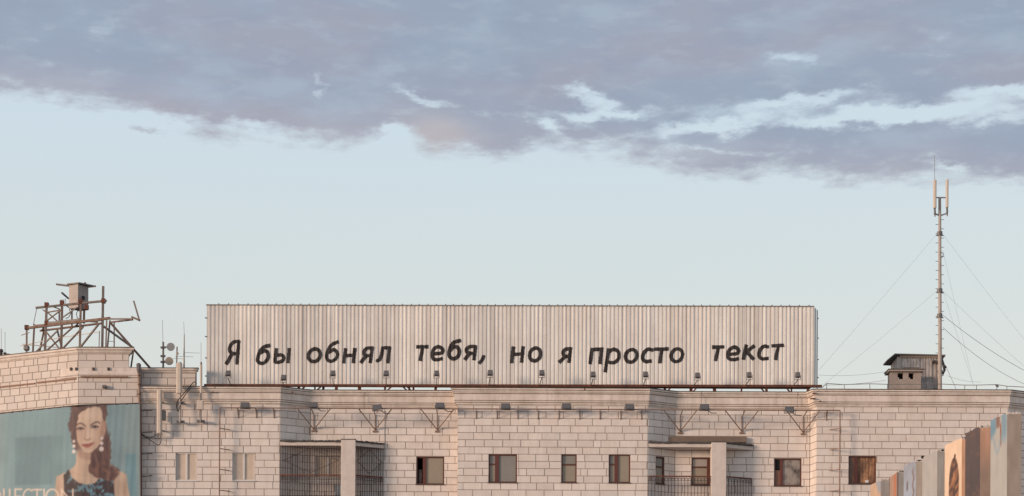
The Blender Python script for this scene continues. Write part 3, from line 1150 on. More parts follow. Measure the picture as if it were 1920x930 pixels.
def print_colour(zx, zy):
    """the printed picture; coordinates are banner units"""
    img = np.zeros(zx.shape + (3,))
    img[:] = (126, 147, 147)
    img = lay(img, np.clip((zx - 900) / 300, 0, 1) * 0.6, (150, 158, 152))
    img = lay(img, poly_mask(zx, zy, [(140, 395), (482, 378), (482, 822), (135, 830)], 14, False), (112, 133, 134))
    img = lay(img, poly_mask(zx, zy, [(488, 380), (582, 375), (582, 822), (488, 822)], 14, False), (118, 140, 140))
    img = lay(img, np.clip((120 - zx) / 120, 0, 1) * 0.35, (150, 160, 154))
    img = lay(img, poly_mask(zx, zy, [(1150, 545), (1250, 540), (1260, 1200), (1150, 1200)], 12, False), (122, 148, 150))
    hair = (98, 75, 70)
    ox, oy = zx, zy
    hx_ = zx + 26 * (vnoise(zx / 30, zy / 44, 41) - 0.5) + 12 * (vnoise(zx / 11, zy / 17, 42) - 0.5)
    hy_ = zy + 22 * (vnoise(zx / 34, zy / 34, 43) - 0.5)
    # hair behind
    img = lay(img, poly_mask(hx_, hy_, [(662, 100), (960, 90), (972, 230), (1000, 350), (1022, 500), (1018, 640), (1095, 700), (1050, 770), (960, 800), (860, 760), (830, 560), (820, 480),
                                      (700, 500), (655, 400), (634, 280), (650, 160)], 12), hair)
    # shoulders and chest
    skin = (196, 164, 138)
    img = lay(img, poly_mask(zx, zy, [(505, 1250), (512, 800), (555, 735), (640, 690), (695, 630), (712, 520), (850, 520), (860, 660), (960, 680), (1050, 690), (1140, 722), (1168, 800), (1166, 1250)], 8), skin)
    img = lay(img, poly_mask(zx, zy, [(708, 480), (715, 560), (770, 590), (850, 600), (860, 500)], 30) * 0.5, (158, 120, 102))
    img = lay(img, stroke(zx, zy, [(640, 700), (720, 735), (830, 745)], 10, 18) * 0.35, (160, 122, 102))
    img = lay(img, stroke(zx, zy, [(1050, 760), (1045, 930), (1050, 1200)], 16, 14) * 0.6, (140, 105, 92))
    # dress
    dm = poly_mask(zx, zy, [(585, 735), (632, 686), (660, 760), (720, 810), (800, 826), (870, 812), (915, 770), (1040, 790), (1052, 930), (1060, 1250), (580, 1250), (592, 930)], 6, False)
    img = lay(img, dm, (100, 128, 136))
    wx = zx + 26 * vnoise(zx / 50, zy / 50, 4)
    sp = vnoise(wx / 26, zy / 34, 1) * 0.6 + vnoise(zx / 15, zy / 20, 2) * 0.4
    img = lay(img, dm * np.clip((sp - 0.44) * 14, 0, 1), (70, 56, 56))
    img = lay(img, dm * np.clip((0.25 - sp) * 12, 0, 1), (150, 176, 182))
    # face
    img = lay(img, poly_mask(zx, zy, [(700, 330), (706, 230), (745, 140), (850, 110), (935, 130), (958, 230), (962, 330), (940, 415), (885, 490), (822, 532), (772, 520), (725, 460), (702, 390)], 8), (206, 173, 147))
    img = lay(img, poly_mask(zx, zy, [(925, 240), (972, 235), (972, 330), (945, 370), (925, 350)], 8), (190, 150, 126))
    img = lay(img, np.clip((745 - zx) / 50, 0, 1) * poly_mask(zx, zy, [(695, 300), (760, 250), (790, 520), (720, 470)], 20) * 0.6, (160, 122, 102))
    img = lay(img, poly_mask(zx, zy, [(880, 320), (945, 300), (935, 420), (850, 510), (850, 440)], 40) * 0.35, (170, 128, 108))
    # hair over brow and curls over the shoulder
    img = lay(img, poly_mask(hx_, zy, [(650, 100), (880, 95), (800, 128), (735, 170), (705, 250), (690, 330), (692, 400), (655, 400), (634, 280)], 10), hair)
    img = lay(img, poly_mask(zx, zy, [(900, 100), (965, 95), (975, 200), (965, 240), (945, 225), (935, 150)], 8), (112, 84, 76))
    img = lay(img, poly_mask(hx_, hy_, [(845, 540), (890, 505), (985, 470), (1020, 560), (1022, 640), (1080, 690), (1075, 745), (1010, 790), (930, 770), (860, 745), (812, 700), (835, 620)], 10), (100, 72, 66))
    cl = vnoise(zx / 22, (zy + 12 * np.sin(zx / 16)) / 30, 9)
    cm = poly_mask(zx, zy, [(815, 640), (1000, 620), (1080, 700), (1000, 780), (860, 750)], 30)
    img = lay(img, cm * np.clip((cl - 0.55) * 5, 0, 1) * 0.75, (138, 97, 80))
    img = lay(img, stroke(zx, zy, [(1020, 655), (1085, 680), (1090, 730), (1040, 780), (990, 790)], 7) * 0.9, (120, 80, 66))
    img = lay(img, stroke(zx, zy, [(960, 250), (985, 380), (1000, 520)], 20, 20) * 0.5, (128, 94, 82))
    # strands in the hair
    hm = np.clip(1 - np.abs(img - np.array([103, 76, 70])).sum(-1) / 40, 0, 1)
    st_ = vnoise((zx + 18 * np.sin(zy / 60)) / 7, zy / 70, 17)
    img = lay(img, hm * np.clip((st_ - 0.55) * 3, 0, 1) * 0.7, (136, 102, 88))
    img = lay(img, hm * np.clip((0.4 - st_) * 3, 0, 1) * 0.7, (78, 56, 54))
    # features
    dk_ = (84, 62, 58)
    img = lay(img, stroke(zx, zy, [(698, 280), (728, 264), (760, 270), (784, 290)], 11) * 0.9, dk_)
    img = lay(img, stroke(zx, zy, [(832, 282), (868, 258), (900, 250), (915, 264)], 11) * 0.9, dk_)
    for ex, ey in ((738, 314), (872, 298)):
        img = lay(img, np.clip(1.5 - np.hypot((zx - ex) / 36, (zy - ey) / 20) * 1.2, 0, 1) * 0.55, (140, 104, 92))
        img = lay(img, np.clip((1 - np.hypot((zx - ex) / 26, (zy - ey - 1) / 10)) * 4, 0, 1) * 0.6, (170, 150, 138))
        img = lay(img, np.clip((1 - np.hypot((zx - ex) / 11, (zy - ey) / 11)) * 4, 0, 1), (66, 62, 62))
        img = lay(img, stroke(zx, zy, [(ex - 32, ey + 2), (ex - 5, ey - 11), (ex + 32, ey - 2)], 10), (66, 48, 46))
    img = lay(img, stroke(zx, zy, [(792, 300), (786, 350), (776, 400)], 16, 16) * 0.45, (160, 118, 100))
    img = lay(img, stroke(zx, zy, [(776, 404), (792, 416), (815, 413), (834, 402)], 9, 8) * 0.75, (134, 90, 78))
    img = lay(img, poly_mask(zx, zy, [(748, 458), (782, 450), (806, 452), (832, 444), (864, 438), (842, 468), (805, 488), (770, 480)], 5), (170, 104, 92))
    img = lay(img, stroke(zx, zy, [(752, 459), (800, 463), (858, 443)], 6), (112, 64, 60))
    img = lay(img, stroke(zx, zy, [(772, 500), (800, 504), (826, 496)], 9, 12) * 0.4, (160, 120, 102))
    # soft modelling of the face and skin, as a photograph prints
    def blob(cx, cy, rx, ry):
        return np.exp(-(((zx - cx) / rx) ** 2 + ((zy - cy) / ry) ** 2))
    img = lay(img, blob(840, 190, 70, 50) * 0.45, (224, 194, 170))
    img = lay(img, blob(868, 372, 40, 45) * 0.4, (222, 186, 160))
    img = lay(img, blob(806, 350, 12, 50) * 0.5, (226, 196, 172))
    img = lay(img, blob(745, 372, 34, 55) * 0.35, (176, 136, 116))
    img = lay(img, blob(935, 380, 30, 70) * 0.4, (168, 126, 108))
    img = lay(img, blob(800, 512, 46, 14) * 0.35, (216, 182, 156))
    img = lay(img, blob(730, 500, 30, 50) * 0.4, (150, 112, 96))
    img = lay(img, blob(760, 760, 90, 40) * 0.3, (214, 182, 156))
    img = lay(img, blob(530, 900, 26, 120) * 0.4, (160, 126, 108))
    img = lay(img, blob(1150, 880, 24, 120) * 0.4, (160, 126, 108))
    img = lay(img, blob(1105, 760, 30, 40) * 0.4, (216, 184, 158))
    for (ex, ey, r) in ((678, 428, 13), (679, 472, 16), (677, 522, 18), (936, 400, 15), (933, 447, 17), (931, 498, 24)):
        img = lay(img, np.clip((1 - np.hypot((zx - ex) / r, (zy - ey) / (r * 1.05))) * 6, 0, 1), (230, 208, 194))
        img = lay(img, np.clip((0.55 - np.hypot((zx - ex - 3) / r, (zy - ey - 4) / r)) * 4, 0, 1) * 0.35, (190, 160, 146))
    # lettering
    c = (222, 194, 172)
    H0, H1 = 868, 1000
    Lt = []
    def ell(cx, rx, a0, a1):
        return [(cx + rx * math.cos(R(a)), (H0 + H1) / 2 - (H1 - H0) / 2 * math.sin(R(a))) for a in np.linspace(a0, a1, 24)]
    Lt += [ell(-175, 58, 45, 315), ell(-55, 60, 0, 360)]
    Lt += [[(35, H0), (35, H1)], [(35, H1), (72, H1)], [(88, H0), (88, H1)], [(88, H1), (122, H1)]]
    Lt += [[(140, H0), (140, H1)], [(140, H0), (198, H0)], [(140, (H0 + H1) / 2), (188, (H0 + H1) / 2)], [(140, H1), (198, H1)]]
    Lt += [ell(262, 48, 50, 310)]
    Lt += [[(300, H0 + 4), (380, H0 + 4)], [(340, H0), (340, H1)], [(405, H0), (405, H1)]]
    Lt += [ell(480, 56, 0, 360)]
    Lt += [[(565, H0), (565, H1)], [(565, H0), (668, H1)], [(668, H0), (668, H1)]]
    for s in Lt:
        m = np.clip((7.0 - seg_dist(zx, zy, s)) / 4 + 0.5, 0, 1)
        img = lay(img, m, c)
    return img


def color_grid(name, pts, cols, nx, ny, m, parent, org):
    me = bpy.data.meshes.new(name)
    V = (pts.reshape(-1, 3) - np.array(org)).tolist()
    idx = np.arange((nx + 1) * (ny + 1)).reshape(ny + 1, nx + 1)
    fc = np.stack([idx[1:, :-1], idx[1:, 1:], idx[:-1, 1:], idx[:-1, :-1]], -1).reshape(-1, 4)
    me.from_pydata(V, [], fc.tolist())
    ca = me.color_attributes.new('Col', 'FLOAT_COLOR', 'POINT')
    rgba = np.ones((len(V), 4), np.float32)
    rgba[:, :3] = cols.reshape(-1, 3)
    ca.data.foreach_set('color', rgba.ravel())
    me.materials.append(m)
    o = bpy.data.objects.new(name, me)
    link(o, parent)
    return o


LB = Plane((LEFT.A + LEFT.n * 0.14)[:2], (LEFT.A + LEFT.n * 0.14 + LEFT.u * LEFT.len)[:2])
FB = Plane((XT, TY - 0.14), (XR, TY - 0.14))
ban = empty('advertising_banner', FB.at(147, 930))
tag(ban, 'large teal fabric banner printed with a woman in a patterned dress', 'banner')
nx, ny = 400, 260
gx = np.linspace(-55, 263.5, nx + 1)
vv = np.linspace(0, 1, ny + 1)
PTS = np.zeros((ny + 1, nx + 1, 3))
ZX = np.zeros((ny + 1, nx + 1))
ZY = np.zeros((ny + 1, nx + 1))
for i, gxx in enumerate(gx):
    pxx = gxx
    if pxx < 145:
        yt = 776 + (pxx - 0) * (761 - 776) / 145.0
        pl = LB
    else:
        yt = 761 + (pxx - 145) * (757 - 761) / 118.0
        pl = FB
    yt += 0.6 * math.sin(pxx * 0.35) + 0.4 * math.sin(pxx * 0.9)
    for j, v in enumerate(vv):
        py = yt + (1010 - yt) * v
        q = pl.at(pxx, py)
        if abs(pxx - 145) < 22:
            k_ = (pxx - 123) / 44.0
            k_ = k_ * k_ * (3 - 2 * k_)
            q = LB.at(123, py).lerp(FB.at(167, py), (pxx - 123) / 44.0) * 0.6 + LB.at(pxx, py).lerp(FB.at(pxx, py), k_) * 0.4
        wob = 0.007 * math.sin(pxx * 0.21 + v * 2.0) * (1 - abs(2 * v - 1)) + 0.003 * math.sin(pxx * 0.5 + v * 9)
        q = q + pl.n * wob
        PTS[j, i] = q
        ZX[j, i] = pxx * 4.896
        ZY[j, i] = (py - 740) * 4.896
img = print_colour(ZX, ZY)
for _ in range(3):          # a coarse print has no hard edges
    pd = np.pad(img, ((1, 1), (1, 1), (0, 0)), 'edge')
    img = (pd[1:-1, 1:-1] * 2 + pd[:-2, 1:-1] + pd[2:, 1:-1] + pd[1:-1, :-2] + pd[1:-1, 2:]) / 6
img = img + (np.random.RandomState(2).rand(*img.shape[:2])[..., None] - 0.5) * 9
fade = 0.96 + 0.08 * vnoise(ZX / 140, ZY / 140, 12)
cols = np.clip(srgb(img * fade[..., None]) * np.array([1.0, 1.10, 1.22]), 0, 0.9)
color_grid('printed_fabric', PTS, cols, nx, ny, M_PRINT, ban, ban.location)
q = MB()
q.tube([FB.at(263.5, 757, 0.0), FB.at(265, 1010, 0.0)], 0.05, 6)
q.build('frame_tube', M_IRON, ban)
q = MB()
q.tube([LB.at(-55, 781, -0.03), LB.at(145, 760.5, -0.03), FB.at(146, 760.5, -0.03), FB.at(263, 756.5, -0.03)], 0.04, 6)
q.build('frame_tube', M_IRON, ban)
for y in (770, 811, 851, 893):
    q = MB()
    q.bar(P(263, y + 0.5, TY - 0.12), P(286, y - 1, -0.25), 0.045)
    q.build('frame_strut', M_IRON, ban)

# ================================================================== signboard on the roof
BY = 0.55
sb = empty('rooftop_signboard', P(960, 722, BY))
tag(sb, 'long corrugated metal signboard with hand painted black lettering on the roof', 'signboard')
SBX0, SBX1 = P(387.5, 640, BY).x, P(1524, 640, BY).x
def zt_(x):        # the sheets' top edge is very slightly out of level
    t = (x - SBX0) / (SBX1 - SBX0)
    return P(387, 572, BY).z * (1 - t) + P(1524, 575, BY).z * t
def zb_(x):
    t = (x - SBX0) / (SBX1 - SBX0)
    return P(387, 721, BY).z * (1 - t) + P(1524, 722.5, BY).z * t
PITCH = 0.196
RIBD = 0.020


def rib(x):
    """depth of the corrugation towards the viewer at x"""
    t = ((x - SBX0) / PITCH) % 1.0
    a, b = 0.38, 0.08
    if t < a:
        return 0.0
    if t < a + b:
        return RIBD * (t - a) / b
    if t < 2 * a + b + 0.08:
        return RIBD
    if t < 2 * a + 2 * b + 0.08:
        return RIBD * (1 - (t - 2 * a - b - 0.08) / b)
    return 0.0


BRK = [0.0, 0.38, 0.46, 0.92, 1.0]
nr = int(round((SBX1 - SBX0) / PITCH))
per = 6
k = 0
rr = random.Random(3)
while k < nr:
    k2 = min(nr, k + per)
    mb = MB()
    top_j = rr.uniform(-0.02, 0.02)
    oj = 0.006 * ((k // per) % 2)
    xs = []
    for r_ in range(k, k2):
        for b in BRK[:-1]:
            xs.append(SBX0 + (r_ + b) * PITCH)
    xs.append(SBX0 + k2 * PITCH)
    ys = [BY - (rib(x + 1e-5 if (i % 4) != 2 else x - 1e-5)) - oj for i, x in enumerate(xs)]
    for (xa, ya), (xb, yb) in zip(list(zip(xs, ys)), list(zip(xs, ys))[1:]):
        mb.poly([(xa, ya, zb_(xa)), (xb, yb, zb_(xb)), (xb, yb, zt_(xb) + top_j), (xa, ya, zt_(xa) + top_j)])
    me_o = mb.build('corrugated_sheet', M_GALV, sb)
    k = k2
# back of the board, end return
q = MB()
xe = P(1533, 640, BY + 1.0).x
q.prism([(SBX0, BY + 0.05), (SBX1, BY + 0.05), (SBX1, BY + 0.9), (SBX0, BY + 0.9)], zb_(0) + 0.02, zt_(0) - 0.05)
q.build('backing', M_GALVSIDE, sb)
q = MB()
nseg = 5
for i in range(nseg):
    ta, tb_ = i / nseg, (i + 1) / nseg
    xa, xb = SBX1 + (xe - SBX1) * ta, SBX1 + (xe - SBX1) * tb_
    ya, yb = BY - 0.04 + 1.0 * ta, BY - 0.04 + 1.0 * tb_
    oo = 0.03 if i % 2 else 0.0
    q.poly([(xa + oo, ya, zb_(xa)), (xb + oo, yb, zb_(xb)), (xb + oo, yb, zt_(xb) + 0.01), (xa + oo, ya, zt_(xa) + 0.01)])
q.build('end_sheet', M_GALVSIDE, sb)
q = MB()
q.bar((SBX0 - 0.03, BY, zt_(SBX0) + 0.01), (SBX1 + 0.05, BY, zt_(SBX1) + 0.01), 0.12, 0.04)
q.build('top_rail', M_GREY, sb)
q = MB()
x = SBX0 + 0.15
while x < SBX1 - 0.5:
    x += rr.choice((0.38, 0.42, 0.44, 0.48))
    q.bar((x, BY - 0.03, zt_(x)), (x, BY - 0.03, zt_(x) + 0.075), 0.05)
for py in (596, 631, 671, 705):
    p = P(384.5, py, BY)
    q.bar((p.x, p.y, p.z), (SBX0, p.y, p.z), 0.05)
for py in (597, 634, 674, 708):
    p = P(1535, py, BY + 0.9)
    q.bar((p.x, p.y, p.z), (xe, p.y, p.z), 0.05)
q.build('rim_bolts', M_LAMP, sb)['kind'] = 'stuff'
# base beam and supports
q = MB()
zbm = P(387, 723.6, BY).z
q.bar((SBX0 - 0.1, BY - 0.06, zb_(SBX0) - 0.055), (xe + 0.05, BY - 0.06, zb_(SBX1) - 0.055), 0.16, 0.12)
q.build('base_beam', M_RUST, sb)
for px in (420, 470, 520, 560, 590, 606, 631, 674, 722, 767, 775, 817, 850, 905, 920, 960, 1010, 1060, 1120, 1180, 1247, 1296, 1340, 1391, 1437, 1485, 1515):
    p = P(px, 724, BY)
    q = MB()
    wdt = rr.uniform(0.07, 0.16)
    q.bar((p.x, BY + rr.uniform(-0.04, 0.2), zb_(p.x) - 0.08), (p.x + rr.uniform(-0.03, 0.03), BY + 0.1, ZTOP - 0.1), wdt)
    if rr.random() < 0.5:
        sgn = rr.choice((-1, 1))
        q.bar((p.x + sgn * 0.3, BY, zb_(p.x) - 0.1), (p.x, BY + 0.05, ZTOP - 0.08), 0.06)
    q.build('support', M_RUST, sb)
q = MB()
q.bar((P(570, 724, 1.6).x, 1.7, ZTOP + 0.03), (P(640, 724, 1.6).x, 1.7, ZTOP + 0.03), 0.1, 0.1)
q.bar((P(1326, 727, 1.6).x, 1.7, ZTOP + 0.06), (P(1372, 727, 1.6).x, 1.7, ZTOP + 0.06), 0.16, 0.14)
q.build('support_rail', M_IRON, sb)

# ---- the painted letters, laid over the ribs
def z1(pts):
    return [(370 + x / 4.895, 550 + y / 4.895) for x, y in pts]
def z2(pts):
    return [(740 + x / 4.895, 550 + y / 4.895) for x, y in pts]
def z3(pts):
    return [(1080 + x / 4.0, 550 + y / 4.0) for x, y in pts]
def oval(cx, cy, rx, ry, sl=0.12):
    return [(cx + rx * math.cos(t) - sl * ry * math.sin(t) * 1.0, cy + ry * math.sin(t)) for t in np.linspace(0, 2 * math.pi, 28)]


LET = [
    # Я
    [z1([(380, 442), (372, 545), (364, 648)]), z1([(384, 442), (335, 448), (304, 482), (298, 522), (318, 550), (370, 556)]), z1([(322, 554), (292, 604), (266, 648)])],
    # б ы
    [z1([(664, 480), (612, 492), (577, 530), (558, 580), (556, 622), (585, 644), (624, 630), (650, 588), (647, 548), (620, 528), (580, 545)])],
    [z1([(726, 510), (712, 632)]), z1([(722, 572), (770, 566), (796, 590), (785, 618), (750, 632), (716, 632)]), z1([(843, 508), (831, 636)])],
    # о б н я л
    [z1(oval(1074, 569, 54, 58))],
    [z1([(1292, 446), (1235, 472), (1203, 520), (1188, 578), (1202, 616), (1240, 622), (1278, 592), (1284, 548), (1252, 518), (1205, 545)])],
    [z1([(1361, 510), (1343, 638)]), z1([(1445, 508), (1432, 636)]), z1([(1354, 574), (1438, 568)])],
    [z1([(1606, 497), (1586, 636)]), z1([(1606, 502), (1555, 506), (1530, 536), (1542, 568), (1595, 574)]), z1([(1550, 574), (1500, 636)])],
    [z1([(1764, 496), (1748, 638)]), z1([(1764, 501), (1696, 501)]), z1([(1702, 501), (1692, 560), (1674, 606), (1646, 622)])],
    # т е б я ,
    [z2([(204, 492), (304, 491)]), z2([(256, 495), (236, 616)])],
    [z2([(346, 556), (430, 548), (437, 512), (400, 491), (362, 510), (344, 560), (356, 600), (390, 611), (434, 600)])],
    [z2([(602, 435), (550, 448), (518, 482), (500, 540), (506, 584), (540, 602), (580, 580), (595, 532), (576, 497), (540, 492), (508, 525)])],
    [z2([(742, 484), (728, 610)]), z2([(742, 489), (690, 491), (660, 516), (672, 546), (735, 553)]), z2([(686, 552), (645, 608)])],
    [z2([(818, 578), (806, 606), (778, 642)])],
    # н о
    [z2([(1089, 494), (1073, 636)]), z2([(1178, 492), (1165, 632)]), z2([(1081, 561), (1172, 557)])],
    [z2(oval(1289, 562, 51, 59))],
    # я
    [z2([(1614, 502), (1600, 634)]), z2([(1614, 509), (1565, 516), (1545, 546), (1560, 575), (1608, 580)]), z2([(1566, 580), (1512, 632)])],
    # п р о с т о
    [z3([(120, 416), (105, 528)]), z3([(191, 416), (181, 527)]), z3([(115, 422), (198, 420)])],
    [z3([(246, 418), (218, 588)]), z3([(238, 444), (280, 421), (318, 441), (319, 488), (285, 520), (238, 516)])],
    [z3(oval(414, 470, 43, 47))],
    [z3([(575, 427), (540, 420), (509, 446), (499, 488), (520, 512), (562, 508)])],
    [z3([(590, 420), (690, 418)]), z3([(643, 420), (629, 521)])],
    [z3(oval(756, 465, 42, 48))],
    # т е к с т
    [z3([(1024, 405), (1108, 402)]), z3([(1068, 405), (1047, 504)])],
    [z3([(1138, 459), (1208, 451), (1215, 421), (1186, 404), (1151, 425), (1136, 465), (1150, 492), (1185, 498), (1215, 490)])],
    [z3([(1276, 389), (1255, 494)]), z3([(1335, 395), (1268, 446)]), z3([(1280, 440), (1330, 494)])],
    [z3([(1442, 403), (1410, 398), (1380, 425), (1373, 468), (1395, 492), (1440, 488)])],
    [z3([(1470, 395), (1555, 390)]), z3([(1518, 395), (1497, 497)])],
]
LW = [6.9] * 27
for i in range(8):
    LW[i] = 6.7
SUB = 10


def stroke_dist(px, py, pts):
    """distance to a brush stroke whose two ends are cut square"""
    d = np.full(px.shape, 1e9)
    n_ = len(pts) - 1
    ring = math.hypot(pts[0][0] - pts[-1][0], pts[0][1] - pts[-1][1]) < 1.0
    for k, ((ax, ay), (bx, by)) in enumerate(zip(pts, pts[1:])):
        vx, vy = bx - ax, by - ay
        L2 = vx * vx + vy * vy + 1e-9
        ex = 1.3 / math.sqrt(L2)
        t = ((px - ax) * vx + (py - ay) * vy) / L2
        tc_ = np.clip(t, 0, 1)
        dd = np.hypot(px - ax - tc_ * vx, py - ay - tc_ * vy)
        if not ring:
            if k == 0:
                side = np.abs((px - ax) * vy - (py - ay) * vx) / math.sqrt(L2)
                dd = np.where(t < -ex, 1e9, np.where(t < 0, side, dd))
            if k == n_ - 1:
                side = np.abs((px - ax) * vy - (py - ay) * vx) / math.sqrt(L2)
                dd = np.where(t > 1 + ex, 1e9, np.where(t > 1, side, dd))
        d = np.minimum(d, dd)
    return d


for li, strokes in enumerate(LET):
    allp = [p for s in strokes for p in s]
    x0, x1 = min(p[0] for p in allp) - 5, max(p[0] for p in allp) + 5
    y0, y1 = min(p[1] for p in allp) - 5, max(p[1] for p in allp) + 5
    wx0, wx1 = P(x0, y0, BY).x, P(x1, y0, BY).x
    i0, i1 = int((wx0 - SBX0) / PITCH * SUB), int((wx1 - SBX0) / PITCH * SUB) + 1
    zz0, zz1 = P(x0, y1, BY).z, P(x0, y0, BY).z
    nz = int((zz1 - zz0) / 0.016)
    xs = SBX0 + (np.arange(i0, i1 + 1)) * PITCH / SUB
    zs = np.linspace(zz0, zz1, nz + 1)
    xc = (xs[:-1] + xs[1:]) / 2
    zc = (zs[:-1] + zs[1:]) / 2
    CX, CZ = np.meshgrid(xc, zc)
    o0 = P(HX, 640, BY)
    # plane Y = BY: world -> photo pixel (linear)
    k_ = F / (D + BY)
    a_ = CX * k_
    b_ = (CZ - EYE) * k_
    PXg = HX + a_ * math.cos(ROLL) - b_ * math.sin(ROLL)
    PYg = HY - (a_ * math.sin(ROLL) + b_ * math.cos(ROLL))
    # undo the tiny roll sign: a' = right component
    dmin = np.full(CX.shape, 1e9)
    for s in strokes:
        cs = [tuple(q) for q in catmull(s, 6)]
        dmin = np.minimum(dmin, stroke_dist(PXg, PYg, cs))
    wid = LW[li] / 2 + 0.55 * (vnoise(CX * 5.1 + 40, CZ * 2.2 + 9, li + 30) - 0.5) + 0.45 * (vnoise(CX * 16 + 40, CZ * 3 + 9, li + 60) - 0.5)
    ok = dmin < wid
    ridx = {}
    V, FF = [], []
    def vid(i, j):
        if (i, j) not in ridx:
            ridx[(i, j)] = len(V)
            x = xs[i]
            V.append((x, BY - rib(x + 1e-6) - 0.014, zs[j]))
        return ridx[(i, j)]
    for j in range(ok.shape[0]):
        for i in range(ok.shape[1]):
            if ok[j, i]:
                FF.append((vid(i, j), vid(i + 1, j), vid(i + 1, j + 1), vid(i, j + 1)))
    me = bpy.data.meshes.new('painted_letter')
    org = Vector(sb.location)
    me.from_pydata([tuple(Vector(v) - org) for v in V], [], FF)
    me.materials.append(M_INK)
    link(bpy.data.objects.new('painted_letter', me), sb)

# ---- small floodlights that light the signboard
LAMPS = [(427.5, 700, 433), (531.5, 708, 530), (624, 700, 625), (724, 700, 724), (818.5, 700, 818), (919, 699, 916), (1016, 699, 1011.5), (1112, 702, 1108),
         (1210.5, 702, 1206), (1308, 704, 1301), (1405, 703, 1398), (1496, 703, 1488)]
UNDER = ['the capital letter that opens the text', 'the second painted word, on a short arm', 'the start of the third painted word', 'the end of the third painted word',
         'the fourth painted word', 'the comma after the fourth word', 'the fifth painted word', 'the start of the seventh painted word', 'the middle of the seventh painted word',
         'the gap before the last word', 'the middle of the last word', 'the blank board after the last word']


def lamp_proto(px, py, bx, label):
    Y = -0.45
    c = P(px, py, Y)
    base = P(bx, 722.5, BY - 0.14)
    t = empty('sign_floodlight', base)
    q = MB()
    w, h = 0.125, 0.155
    # tilted housing, tapering to the back
    fr_ = [(-w, -0.02, -h), (w, -0.02, -h), (w, 0.10, h), (-w, 0.10, h)]
    bk_ = [(-w * 0.7, -0.17, -h * 0.6), (w * 0.7, -0.17, -h * 0.6), (w * 0.7, -0.08, h * 0.8), (-w * 0.7, -0.08, h * 0.8)]
    fr_ = [c + Vector(v) for v in fr_]
    bk_ = [c + Vector(v) for v in bk_]
    q.poly(fr_)
    q.poly(bk_)
    for a in range(4):
        b = (a + 1) % 4
        q.poly([fr_[a], fr_[b], bk_[b], bk_[a]])
    q.build('housing', M_LAMP, t, bevel=0.012)
    q = MB()
    q.bar(c + Vector((-w - 0.02, 0.0, 0)), c + Vector((-w - 0.02, 0, -h - 0.07)), 0.02)
    q.bar(c + Vector((w + 0.02, 0.0, 0)), c + Vector((w + 0.02, 0, -h - 0.07)), 0.02)
    q.bar(c + Vector((-w - 0.03, 0, -h - 0.07)), c + Vector((w + 0.03, 0, -h - 0.07)), 0.03)
    q.build('bracket', M_GREY, t)
    q = MB()
    q.tube([base, c + Vector((0, 0, -h - 0.08))], 0.022, 6)
    q.build('arm', M_LAMP, t)
    tag(t, label, 'floodlight', 'floodlights along the foot of the signboard')


for (px, py, bx), un in zip(LAMPS, UNDER):
    lamp_proto(px, py, bx, 'small grey floodlight at the signboard foot below ' + un)

# ================================================================== pipe rail with floodlights on the facade
PY_ = -0.42
zp = P(1036, 767.3, PY_).z
xp0, xp1 = P(412, 766, PY_).x, P(1575, 771, PY_).x
pr_ = empty('light_rail', (xp0, PY_, zp))
tag(pr_, 'thin rusty pipe rail on brackets running along the facade below the cornice', 'pipe rail')
q = MB()
q.tube([(xp0, PY_, zp), (xp1, PY_, zp)], 0.034, 8)
q.build('pipe', M_PIPE, pr_)
for xx in (xp0, xp1):
    q = MB()
    q.tube([(xx, PY_, zp), (xx, PY_, 11.5)], 0.034, 8)
    q.build('drop_pipe', M_PIPE, pr_)
for y in (803, 841, 880, 919):
    for (xx, sg) in ((xp0, 1), (xp1, -1)):
        z = P(412 if sg > 0 else 1575, y, PY_).z
        q = MB()
        q.bar((xx, PY_, z), (xx + sg * 0.42, -0.005, z), 0.04)
        q.build('wall_tie', M_PIPE, pr_)
def hanger(px):
    x = P(px, 775, -0.02).x
    q = MB()
    q.bar((x, 0.0, zp - 0.43), (x, -0.02, zp - 0.02), 0.035)
    q.bar((x, -0.015, zp - 0.03), (x, PY_, zp - 0.03), 0.035)
    q.bar((x, -0.01, zp - 0.4), (x, PY_ + 0.03, zp - 0.05), 0.022)
    q.build('hanger', M_PIPE, pr_)
for px in (447, 481, 514, 893, 932, 971, 1009, 1048, 1087, 1125, 1164, 1203, 1549.5):
    hanger(px)
for (px, py, rec) in ((588.5, 805, REC1), (703.5, 806, REC1), (820, 806, REC1), (1275.5, 809, REC2), (1391, 809, REC2), (1506, 811, REC2)):
    a = rec.at(px, py, 0.02)
    q = MB()
    for dx in (-31, 31):
        b = P(px + dx, 768, PY_)
        b.z = zp - 0.02
        q.bar(a, b, 0.036)
    b = P(px + 1, 768, PY_)
    b.z = zp - 0.03
    c = Vector((b.x, RD, zp - 0.12))
    q.bar(a, (a.x, a.y, zp - 0.12), 0.04)
    q.bar((a.x, RD - 0.01, zp - 0.12), (a.x, PY_, zp - 0.03), 0.035)
    q.bar(a + Vector((-0.12, 0, -0.08)), a + Vector((0.12, 0, -0.08)), 0.05, 0.09)
    q.bar(a + Vector((0, 0, 0.03)), a + Vector((0, 0, -0.1)), 0.06)
    q.build('bracket', M_PIPE, pr_)

